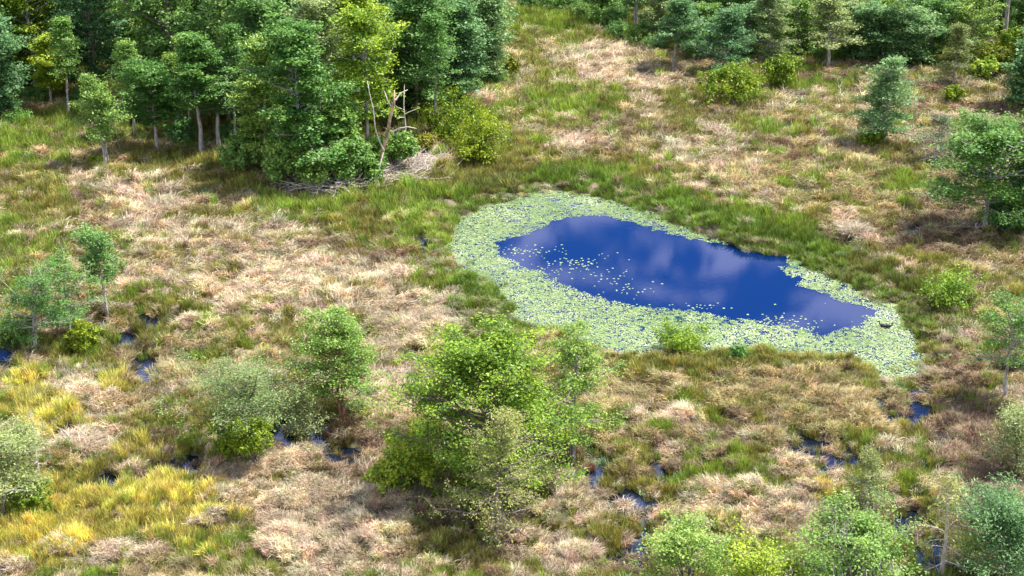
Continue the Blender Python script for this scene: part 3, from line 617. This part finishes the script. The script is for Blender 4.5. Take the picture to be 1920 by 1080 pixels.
# right side
def hang_moss(root, h, w, cnt, seed):
    g = np.random.default_rng(seed); b = MB()
    for k in range(cnt):
        c = np.array([g.normal(0, .22 * w), -abs(g.normal(.25, .12)) * w, h * g.uniform(.35, .85)])
        for j in range(9):
            p = c + g.normal(0, .3, 3); L = g.uniform(.25, .9); q = g.normal(0, .14, 2)
            b.tube([p, p + [q[0] * .9, q[1] * .9, -L * .3], p + [q[0] * .4, q[1], -L * .7], p + [q[0] * 1.3, q[1] * 1.5, -L]], [.012, .018, .014, .005], 3, .5)
    obj('hanging_moss', b.mesh('hanging_moss'), BARK['pale'], root, kind='stuff')
tree('round_tree', 1845, 445, 195, 255, 'maple', 'large round green tree with thick pale trunk at the right edge', nleaf=22000, leaf=.3, cb=.3, col='green', bark='pale', tr=.28, clump=.5)
tree('round_tree', 1935, 440, 190, 190, 'maple', 'leafy green tree cut by the right edge beside the large round tree', nleaf=14000, leaf=.3, cb=.2, col='green', bark='pale', tr=.2, clump=.5)
shrub('dark_shrub', 1893, 450, 350, 110, 'dark', 'dark green thicket under the large round tree at right', nleaf=6000, leaf=.2)
tree('grey_sapling', 1750, 318, 205, 85, 'sparse', 'thin grey sapling left of the large round tree', nleaf=2600, leaf=.24, clump=.35)
tree('marsh_tree', 1655, 285, 95, 125, 'ecyp', 'tall airy blue green tree standing alone above the yellow shrub at right', nleaf=11000, leaf=.28, cb=.16, clump=.5, forks=2)
shrub('dark_shrub', 1632, 255, 208, 50, 'dark', 'dark shrub at the foot of the tall airy blue green tree', nleaf=2500)
shrub('wax_shrub', 1637, 290, 255, 48, 'gold', 'small yellow shrub at the foot of the tall airy blue green tree', nleaf=2500)
shrub('wax_shrub', 1785, 208, 170, 42, 'gold', 'small round yellow shrub below the pale cypress at upper right', nleaf=2500)
tree('bald_cypress', 1785, 172, 38, 72, 'cypress', 'pale yellow green cypress with white trunk at upper right', nleaf=6500, leaf=.3, clump=.4)
tree('marsh_tree', 1882, 762, 535, 145, 'loose', 'light airy tree with crooked white trunk at the right edge', nleaf=7500, col='green', forks=1, cb=.42, bend=.1)
tree('marsh_tree', 1945, 700, 520, 120, 'loose', 'blue green tree cut by the right edge behind the crooked white trunk', nleaf=7000, col='blue')
shrub('sedge_mound', 1280, 672, 618, 100, 'bright', 'domed bright green mound on the near bank of the pond', nleaf=7000, leaf=.13, lumps=10)
shrub('small_shrub', 1385, 690, 655, 36, 'green', 'small dark green plant on the near bank below the pond middle', nleaf=1800)
shrub('bright_shrub', 1785, 592, 535, 125, 'bright', 'low spreading bright yellow green shrub right of the pond', nleaf=3500, lumps=9)
tree('grey_sapling', 1905, 905, 745, 120, 'willow', 'grey green feathery tree at the right edge below the crooked white trunk', nleaf=6500, col='pale')
tree('marsh_tree', 1885, 1110, 905, 210, 'willow', 'dense blue green tree in the lower right corner', nleaf=17000, col='blue', leaf=.2)
tree('bald_cypress', 1762, 1095, 880, 110, 'sparse', 'nearly bare white trunked cypress left of the lower right corner tree', nleaf=1800, col='cyp')
tree('bald_cypress', 1622, 975, 838, 90, 'cypress', 'young feathery green cypress above the mossy tree at bottom', nleaf=4500, col='cyp', leaf=.14)
moss_t = tree('mossy_tree', 1590, 1150, 940, 240, 'maple', 'bright green tree hung with grey moss at the bottom edge', nleaf=18000, leaf=.16, clump=.3, col='green', nprim=54, forks=3); hang_moss(moss_t, 7.0, 6.5, 20, 5)
tree('young_maple', 1420, 1165, 1005, 180, 'maple', 'bright yellow green tree at the bottom edge between two darker ones', forks=2, nleaf=10000, leaf=.16, clump=.3)
tree('young_maple', 1300, 1150, 955, 210, 'maple', 'mid green tree at the bottom edge left of the bright yellow green one', forks=3, nleaf=12000, leaf=.16, clump=.3, col='green')
shrub('wax_shrub', 1372, 212, 134, 130, 'gold', 'broad yellow green shrub before the right woods', nleaf=6500, lumps=11)
shrub('wax_shrub', 1460, 177, 94, 84, 'gold', 'upright yellow green shrub beside the broad one at the right woods', nleaf=4500)
shrub('wax_shrub', 848, 278, 166, 120, 'gold', 'tall yellow green shrub at the right end of the left woods', nleaf=7000, lumps=12)
shrub('wax_shrub', 892, 316, 216, 112, 'gold', 'dark olive rounded shrub at the corner of the left woods', nleaf=6500, lumps=10)
shrub('wax_shrub', 803, 298, 262, 38, 'olive', 'small golden shrub beside the brush pile', nleaf=2200)
shrub('olive_shrub', 962, 150, 112, 34, 'olive', 'small olive shrub at the far right tip of the left woods', nleaf=2000)
shrub('olive_shrub', 183, 318, 288, 30, 'gold', 'small yellow shrub beside the white double trunk at left', nleaf=1500)
# edge of the left woods
LW = 'trees at the edge of the left woods'; RW = 'trees at the edge of the right woods'
tree('edge_tree', 203, 320, 128, 92, 'egreen', 'slender tree with white double trunk standing out before the left woods', group=LW, forks=2, nleaf=8500, leaf=.28, col='green', cb=.4)
tree('edge_tree', 297, 294, 105, 105, 'egreen', 'leafy green tree with pale trunk right of the white double trunk', group=LW, col='green', cb=.4)
tree('edge_tree', 378, 298, 52, 115, 'ecyp', 'tall mid green tree on a long straight white trunk at the left woods', group=LW, cb=.42, col='green')
tree('edge_tree', 411, 292, 100, 95, 'ecyp', 'pale trunked tree just right of the tallest straight white trunk', group=LW, cb=.45)
tree('edge_tree', 98, 206, 58, 70, 'egreen', 'bright green narrow tree at the dark opening of the left woods', group=LW, col='bright', cb=.3)
tree('edge_tree', 0, 235, 25, 120, 'bigblue', 'blue green rounded tree at the upper left edge', group=LW)
tree('woods_tree', 572, 362, 25, 175, 'big', 'huge tangled green tree at the front of the left woods', group=LW, nleaf=24000, col='green', bark='pale')
tree('woods_tree', 500, 330, 60, 130, 'big', 'leafy green tree left beside the huge tangled tree', group=LW, col='green')
tree('woods_tree', 690, 325, 5, 140, 'big', 'tall yellowish green tree behind the broken snag', group=LW, col='bright', bark='pale', nleaf=15000, cb=.35)
tree('woods_tree', 600, 300, -30, 120, 'big', 'pale topped tall tree above the huge tangled tree', group=LW, col='pale', bark='pale', nleaf=11000, cb=.55)
tree('woods_tree', 640, 345, 170, 110, 'big', 'dense dark green tree filling the woods left of the broken snag', group=LW, col='green', cb=.05)
shrub('understory_shrub', 688, 356, 286, 66, 'green', 'leafy bush in front of the base of the broken snag', nleaf=4500, leaf=.2)
tree('woods_tree', 780, 225, -60, 160, 'bigdark', 'dark broad tree behind the broken snag', group=LW)
tree('woods_tree', 855, 200, -30, 130, 'bigblue', 'blue green tree behind the tall yellow green shrub', group=LW)
tree('woods_tree', 915, 165, -20, 90, 'bigblue', 'soft blue green tree at the right end of the left woods', group=LW, nleaf=13000)
shrub('understory_shrub', 560, 372, 262, 120, 'green', 'green thicket under the left side of the huge tangled tree', nleaf=8000, leaf=.22)
shrub('understory_shrub', 655, 362, 262, 100, 'green', 'green thicket at the foot of the broken snag', nleaf=7000, leaf=.22)
shrub('understory_shrub', 735, 335, 250, 90, 'green', 'leafy thicket between the broken snag and the brush pile', nleaf=6500, leaf=.22)
shrub('understory_shrub', 455, 340, 240, 90, 'green', 'dark leafy thicket right of the pale trunks in the left woods', nleaf=6000, leaf=.22)
shrub('yellow_shrub', 475, 175, 78, 60, 'olive', 'yellow bush glowing among the left woods above the pale trunks', nleaf=4000, leaf=.2)
for u_, v_, vt_, lb in ((338, 268, 95, 'thin pale trunk behind and left of the tallest straight trunk'), (358, 262, 60, 'thin pale trunk close behind the tallest straight trunk'), (255, 268, 70, 'thin pale trunk between the double trunk and the leafy green tree'),
        (442, 285, 40, 'thin pale trunk left of the huge tangled tree'), (130, 225, 30, 'thin pale trunk right of the narrow bright tree'), (815, 262, 20, 'thin pale trunk behind the tall yellow green shrub')):
    tree('thin_tree', u_, v_, vt_, 70, 'ecyp', lb, group='thin pale trunks in the left woods', cb=.45, nleaf=6000, tr=.15, col='green')
# edge of the right woods
tree('edge_tree', 1262, 140, -10, 95, 'ecyp', 'blue green cypress on a clean white trunk at the right woods', group=RW, cb=.4)
for k, (u_, v_) in enumerate([(1276, 108), (1286, 104), (1296, 112), (1303, 118)]):
    tree('thin_tree', u_, v_, 5, 45, 'ecyp', ['thin pale trunk nearest the white trunked cypress', 'second thin pale trunk right of the white trunked cypress', 'third thin pale trunk right of the white trunked cypress', 'last thin pale trunk right of the white trunked cypress'][k], group='thin pale trunks at the right woods', cb=.55, nleaf=3500, tr=.12)
tree('edge_tree', 1357, 155, 8, 120, 'ecyp', 'dense blue green cypress behind the broad yellow green shrub', group=RW, nleaf=16000, cb=.1)
tree('edge_tree', 1440, 130, -25, 110, 'ecyp', 'grey green hazy tree behind the upright yellow green shrub', group=RW, nleaf=13000, cb=.1, col='pale')
tree('edge_tree', 1552, 138, -15, 110, 'ecyp', 'grey green tree with pale trunk at the dark hollow of the right woods', group=RW, col='pale', nleaf=9000, cb=.3)
tree('edge_tree', 1620, 130, -10, 110, 'bigblue', 'dense blue green tree left of the tall airy lone tree', group=RW)
tree('edge_tree', 1695, 135, -15, 120, 'bigblue', 'dense blue green tree right of the tall airy lone tree', group=RW)
tree('woods_tree', 1190, 62, -60, 60, 'ecyp', 'pair of white trunks in the middle of the right woods', group=RW, forks=2, cb=.6, nleaf=6000)
tree('pine', 1880, 92, -170, 90, 'bigdark', 'tall pine with straight bare grey trunk at the upper right corner', cb=.8, nleaf=8000, bark='pale', tr=.38, bend=.008)
shrub('bright_shrub', 1838, 165, 98, 55, 'bright', 'bright green bush right of the pale cypress at upper right', nleaf=4000, leaf=.2)
shrub('bright_shrub', 1895, 130, 40, 60, 'bright', 'bright green bush beside the tall pine trunk', nleaf=4000, leaf=.2)
shrub('olive_shrub', 1868, 155, 80, 70, 'olive', 'olive brown bush between the pale cypress and the pine trunk', nleaf=4000, leaf=.2)
tree('edge_tree', 1925, 215, 60, 90, 'bigblue', 'blue green tree at the right edge above the large round tree', group=RW)
for u_, v_, vt_, w_, kd, col, lb in ((1316, 122, 0, 70, 'egreen', 'green', 'soft green tree between the thin pale trunks and the dense cypress'), (1398, 118, -10, 90, 'bigblue', 'blue', 'full blue green tree left of the grey green hazy tree'),
        (1498, 116, -20, 90, 'egreen', 'green', 'loose mid green tree between the two grey green trees'), (1588, 122, -5, 80, 'egreen', 'pale', 'pale loose tree right of the dark hollow'), (1655, 116, -20, 90, 'big', 'green', 'full mid green tree behind the tall airy lone tree'),
        (1740, 128, -20, 90, 'egreen', 'green', 'mid green tree left behind the pale cypress'), (1815, 132, -20, 100, 'big', 'green', 'leafy green tree between the pale cypress and the pine'), (1130, 52, -50, 80, 'egreen', 'green', 'green tree left of the pair of white trunks'), (1240, 92, -30, 80, 'egreen', 'pale', 'pale green tree behind the white trunked cypress')):
    tree('edge_tree', u_, v_, vt_, w_, kd, lb, group=RW, col=col, nleaf=10000, cb=.15)
sprot = []
for k in range(4):
    sprot.append(shrub_meshes(900 + k, 3.2, 5.0, 3800, .30, 8))
HB = [(985,26,44,'dark'),(1025,28,50,'dark'),(1062,34,54,'green'),(1095,46,50,'dark'),(1128,64,54,'green'),(1160,86,50,'dark'),(1198,100,54,'green'),(1232,112,46,'dark'),(1000,14,50,'olive'),(1050,18,60,'green'),(1100,30,60,'dark'),
      (1150,62,60,'dark'),(1210,80,60,'dark'),(1310,124,50,'dark'),(1400,118,50,'dark'),(1500,112,60,'dark'),(1545,128,46,'dark'),(1590,132,50,'green'),(1650,128,50,'dark'),(1720,128,60,'dark'),(1755,140,50,'green'),(1810,140,50,'dark'),
      (925,175,50,'green'),(880,190,50,'dark'),(945,150,44,'green'),(150,215,60,'dark'),(60,205,60,'dark'),(235,245,60,'dark'),(330,285,70,'dark'),(430,285,60,'dark'),(20,250,60,'green'),(1250,60,50,'dark'),(1340,60,60,'green'),(1740,90,60,'dark')]
SL = {'dark': 'low dark green bush along the shaded foot of the woods', 'green': 'low mid green bush along the foot of the woods', 'olive': 'low olive bush at the far end of the grass corridor'}
WHAT = {'dark': 'low dark green bush ', 'green': 'low mid green bush ', 'olive': 'low olive bush '}
def bwhere(u):
    for lim, w in ((40, 'at the upper left corner of the marsh'), (100, 'left of the narrow bright tree at the left woods'), (180, 'right of the narrow bright tree at the left woods'), (280, 'between the white double trunk and the woods'), (370, 'among the pale trunks of the left woods'),
                   (500, 'right of the pale trunks of the left woods'), (900, 'behind the tall yellow green shrub'), (950, 'at the right tip of the left woods'), (1010, 'at the head of the grass corridor'), (1075, 'right of the head of the grass corridor'), (1140, 'on the slanting edge of the right woods'),
                   (1215, 'left below the pair of white trunks'), (1270, 'under the white trunked cypress'), (1360, 'right of the thin pale trunks'), (1450, 'behind the two broad yellow green shrubs'), (1530, 'left of the dark hollow at the right woods'), (1620, 'by the dark hollow at the right woods'), (1700, 'behind the tall airy lone tree'), (1780, 'left of the pale cypress at upper right')):
        if u < lim: return w
    return 'right of the pale cypress at upper right'
for k, (u_, v_, w_, col) in enumerate(HB):
    x, y = at(u_, v_); Sm, Fm = sprot[k % 4]; s_ = w_ * depth(x, y) / FPX / 5.0
    key = 'foliage_' + col + str(k % 4)
    if key not in bpy.data.meshes: 
        F2 = Fm.copy(); F2.name = key; F2.materials.clear(); F2.materials.append(LEAF[col])
    r = thing('edge_bush', x, y + 2.0, max(ztop(x, y), 0), WHAT[col] + bwhere(u_), 'bush', 'low bushes along the foot of the woods', G.uniform(0, 6.28)); r.scale = (s_, s_, s_ * G.uniform(.8, 1.3))
    obj('stems', Sm, BARK['brown'], r); obj('foliage', bpy.data.meshes[key], None, r); PLACED.append((x, y, 3))
# the woods behind: copies of a few grown trees
protos = []
for k, (kd, h_, w_, col, what) in enumerate([('bigdark', 16, 9, 'dark', 'dark green broad tree'), ('bigblue', 17, 8, 'blue', 'blue green columnar tree'), ('big', 16, 9, 'green', 'mid green rounded tree'),
        ('bigdark', 18, 8, 'dark', 'dark green tall tree'), ('ecyp', 17, 7, 'blue', 'airy blue green cypress'), ('big', 14, 7.5, 'bright', 'light green rounded tree')]):
    kk = dict(KIND[kd]); kk.pop('col'); bk = kk.pop('bark'); kk['nleaf'] = 16000
    ms = tree_meshes(700 + k, h_, w_, **kk); ms[0].materials.append(BARK[bk]); ms[1].materials.append(BARK[bk]); ms[2].materials.append(LEAF[col]); protos.append((ms, what))
for side, poly, where in ((0, WOOD_L, 'crowded in the woods at upper left'), (1, WOOD_R, 'crowded in the woods at upper right')):
    gg = np.random.default_rng(40 + side); placed = list(PLACED); cnt = 0
    for _ in range(5000):
        y = gg.uniform(100, 262); x = gg.uniform(-.40, .40) * (y + 12)
        if poly_sd(np.array([x]), np.array([y]), poly)[0] > -2.5: continue
        if any((x - a) ** 2 + (y - b) ** 2 < (max(5.4, w * .36)) ** 2 for a, b, w in placed): continue
        placed.append((x, y, 8)); i_ = gg.choice(6, p=[.18, .18, .26, .14, .12, .12])
        ms, what = protos[i_]; uu, vv_ = proj(x, y)
        near_ = 'near the front ' if vv_ > (150 if side == 0 else 70) else 'deep '
        spot = [(130, 'in the far left of the left woods'), (300, 'in the left woods behind the narrow trees'), (470, 'in the left woods behind the pale trunks'), (700, 'in the left woods behind the tangled tree'), (1000, 'in the right end of the left woods')] if side == 0 else [(1200, 'in the right woods by the corridor'), (1400, 'in the right woods behind thin trunks'), (1600, 'in the right woods behind the shrubs'), (1800, 'in the right woods behind the lone tree'), (9999, 'in the right woods around the pine')]
        spot = [w_ for l_, w_ in spot if uu < l_ or l_ in (1000, 9999)][0]
        r = thing('woods_tree', x, y, 0, what + ' ' + near_ + spot, 'tree', 'trees ' + where, gg.uniform(0, 6.28))
        s_ = gg.uniform(.8, 1.2) * (1.05 if side == 0 else .8); r.scale = (s_, s_, s_ * gg.uniform(.9, 1.15))
        for nm, me in zip(('trunk', 'branches', 'crown'), ms): obj(nm, me, None, r)
        cnt += 1
    print('woods', side, cnt)
# ------------------------------------------------------------------ dead wood, birds
def snag():
    x, y = at(712, 352); z0 = ztop(x, y); D = depth(x, y)
    r = thing('dead_snag', x, y, z0, 'broken brown dead trunk with forked white limbs at the woods edge', 'dead tree')
    def P(u, v, dy=0): h = height_for(x, y, v); return ((u - 712) * depth(x, y, h) / FPX, dy, h)
    t = MB(); t.tube([P(712, 352), P(714, 310, .2), P(719, 285, .1), P(730, 255, .3), P(735, 225, -.2), P(744, 195, -.2), P(746, 170, -.1)], [.20, .18, .17, .17, .15, .13, .04], 9)
    obj('trunk', t.mesh('trunk', True), BARK['snag'], r)
    for pl in ([P(722, 285), P(714, 262, -.4), P(708, 240, -.5), P(706, 205, -.6), P(700, 170, -.9), P(697, 150, -.8)], [P(738, 250), P(755, 240, -.5), P(770, 236, -.8), P(786, 238, -1)], [P(741, 205), P(733, 190, -.3), P(727, 172, -.2)],
               [P(700, 352, -1), P(712, 320, -.7), P(722, 285, -.5)], [P(747, 190), P(757, 178, .3), P(770, 172, .3)]):
        b = MB(); b.tube(pl, np.linspace(.09, .03, len(pl)), 6); obj('limb', b.mesh('limb', True), BARK['dead'], r)
snag()
for (u_, vb, vt, lb) in ((760, 290, 160, 'slim dead pole just right of the broken snag'),):
    x, y = at(u_, vb); h = height_for(x, y, vt); r = thing('dead_pole', x, y, .1, lb, 'dead tree')
    t = MB(); t.tube([(0, 0, -.2), (.1, 0, h * .4), (-.05, .1, h * .7), (.1, 0, h)], [.10, .08, .06, .02], 6); obj('trunk', t.mesh('trunk', True), BARK['dead'], r)
    for q in range(3):
        b = MB(); hh = h * G.uniform(.3, .97); a = G.uniform(0, 6.28)
        b.tube([(0, 0, hh), (math.cos(a) * .8, math.sin(a) * .8, hh + G.uniform(-.1, .5)), (math.cos(a) * 1.5, math.sin(a) * 1.3, hh + G.uniform(-.3, .9))], [.05, .035, .012], 4); obj('limb', b.mesh('limb'), BARK['dead'], r)
def pile(u, v, rx, ry, cnt, label, name='brush_pile', sz=1., mat='dead'):
    x, y = at(u, v); r = thing(name, x, y, ztop(x, y), label, 'brush pile')
    ms = []
    for k in range(8):
        b = MB(); p_ = np.cumsum(np.r_[[[0, 0, 0]], G.normal(0, .12, (5, 3)) * [1, 1, .4] + [.42, 0, 0]], 0); b.tube(p_, np.linspace(.032, .010, 6), 5)
        for j in (2, 3, 4):
            d_ = np.array([.3, G.uniform(-.5, .5), G.uniform(-.1, .35)]); b.tube([p_[j], p_[j] + d_, p_[j] + d_ * 1.9 + [0, 0, .08]], [.013, .009, .004], 4)
        ms.append(b.mesh('branch', True)); ms[-1].materials.append(BARK[mat])
    for k in range(cnt):
        o_ = obj('branch', ms[k % 8], None, r); a = G.uniform(0, 6.28); q = math.sqrt(G.random())
        o_.location = (rx * q * math.cos(a) - .8, ry * q * math.sin(a), .25 + 1.0 * (1 - q) * G.random()); o_.rotation_euler = (G.normal(0, .2), G.normal(0, .18), G.uniform(0, 6.28)); s_ = sz * G.uniform(.9, 1.7); o_.scale = (s_,) * 3
pile(800, 318, 3.0, 2.4, 190, 'grey heap of dead branches at the corner of the left woods')
pile(745, 345, 3.2, 1.6, 110, 'low strip of dead branches left below the larger grey heap')
pile(630, 368, 2.8, 1.2, 60, 'low pile of bleached sticks under the huge tangled tree')
pile(1590, 184, 1.6, .8, 30, 'small grey pile of dead sticks in the hollow at the right woods')
pile(1215, 428, .7, .4, 12, 'dark twigs poking out of the pond near its upper bank', 'drowned_branch', .45, 'brown')
pile(1838, 440, 1.8, .8, 30, 'grey dead twigs at the foot of the large round tree')
# two dark water birds on the pads
def bird(u, v, rz, lb):
    x, y = at(u, v); r = thing('water_bird', x, y, .05, lb, 'bird', 'pair of dark birds on the lily mat', rz)
    def lathe(prof, dirv, org, sy=1.0, k=10):
        b = MB(); P_ = [np.array(org) + np.array(dirv) * t for t, _ in prof]; b.tube(P_, [q for _, q in prof], k); return b
    obj('body', lathe([(-.26, .02), (-.18, .07), (-.05, .12), (.08, .12), (.18, .07), (.24, .04)], (1, 0, .12), (0, 0, .1)).mesh('body', True), BIRD, r)
    obj('neck', (lambda b: (b.tube([(.18, 0, .12), (.26, 0, .22), (.27, 0, .33), (.29, 0, .37)], [.05, .035, .035, .045], 8), b)[1])(MB()).mesh('neck', True), BIRD, r)
    obj('head', lathe([(-.06, .02), (-.02, .05), (.04, .045), (.07, .025)], (1, 0, -.1), (.30, 0, .38)).mesh('head', True), BIRD, r)
    obj('beak', lathe([(0, .02), (.05, .015), (.09, .006)], (1, 0, -.2), (.36, 0, .37), k=6).mesh('beak', True), BIRD, r)
    for s_ in (1, -1): obj('wing', lathe([(-.28, .01), (-.15, .05), (.02, .075), (.14, .02)], (1, 0, .1), (0, s_ * .075, .14), k=8).mesh('wing', True), BIRD, r)
BIRD = bark_mat('dark_feathers', (.012, .012, .012), (.035, .03, .026), 20)
bird(1655, 614, 2.7, 'left one of two small dark birds on the lily mat')
bird(1665, 615, -.3, 'right one of two small dark birds on the lily mat')

# ------------------------------------------------------------------ single clumps of grass that stand out
CL = {'gold': leaf_mat('golden_clump_blades', (.30, .24, .02), (.72, .62, .12), trans=.3), 'green': leaf_mat('green_clump_blades', (.09, .18, .01), (.30, .44, .05), trans=.3),
      'olive': leaf_mat('olive_clump_blades', (.10, .10, .01), (.32, .32, .06), trans=.3), 'pale': leaf_mat('pale_clump_blades', (.34, .26, .17), (.72, .60, .46), trans=.3),
      'rust': leaf_mat('rusty_clump_blades', (.15, .06, .03), (.46, .24, .13), trans=.3), 'grey': leaf_mat('grey_clump_blades', (.22, .20, .12), (.50, .46, .32), trans=.3)}
CM = {k: [] for k in CL}
for k in CL:
    for q in range(2):
        me = tuft(500 + q + 7 * len(k), 420, .62, 1.0 if k in ('pale', 'grey') else .95, 1.3, -.3 if k in ('pale', 'grey') else .5, .04, 9, 4); me.materials.append(CL[k]); me.name = 'grass_clump_' + k; CM[k].append(me)
for q, (u_, v_, w_, col, lb) in enumerate([
    (215, 750, 62, 'gold', 'bright golden grass clump between the round shrub and the yellow meadow'), (540, 665, 60, 'olive', 'dark olive rush clump left of the green tree with rusty base'),
    (812, 505, 46, 'grey', 'round greyish straw dome at the left bank of the pond'),
    (510, 512, 26, 'green', 'small bright green tuft alone in the straw left of the pond'), (325, 618, 26, 'green', 'small green tuft on the straw right of the dark topped tree'),
    (1340, 700, 56, 'olive', 'olive rush clump right of the domed green one on the near bank'), 
    (1243, 345, 36, 'green', 'leafy green tuft in the straw above the pond'), (1335, 352, 34, 'green', 'green tuft among pale straw above the right half of the pond'),
    (1080, 292, 56, 'pale', 'pale straw dome beyond the far bank of the pond'), (1602, 455, 74, 'pale', 'bleached straw dome beyond the right part of the pond'),
    (1725, 868, 44, 'green', 'yellow green clump beside the lower right channel'), (1612, 925, 44, 'green', 'green clump left of the nearly bare cypress'),
    (1690, 950, 40, 'olive', 'olive clump right of the young feathery cypress'), (1690, 800, 40, 'gold', 'yellowish grass clump beside the blue channel at lower right'),
    (645, 815, 70, 'rust', 'rusty brown grass mound at the base of the green tree'), (628, 822, 46, 'rust', 'smaller rusty grass mound left of the tree base'),
    (1105, 880, 34, 'rust', 'orange brown tuft at the foot of the dim green tree'), (145, 850, 110, 'pale', 'broad bleached straw mound in the yellow meadow'),
    (840, 575, 60, 'pale', 'pale straw dome on the near left bank of the pond'), (240, 665, 40, 'olive', 'olive clump right of the round yellow green shrub')]):
    x, y = at(u_, v_); r = obj('grass_clump', CM[col][q % 2], None, label=lb, cat='grass clump', group='single grass clumps standing out in the marsh')
    r.location = (x, y, max(ztop(x, y), 0)); s_ = w_ * depth(x, y) / FPX / 2.1; r.scale = (s_, s_, min(s_, 1.25)); r.rotation_euler.z = G.uniform(0, 6.28)
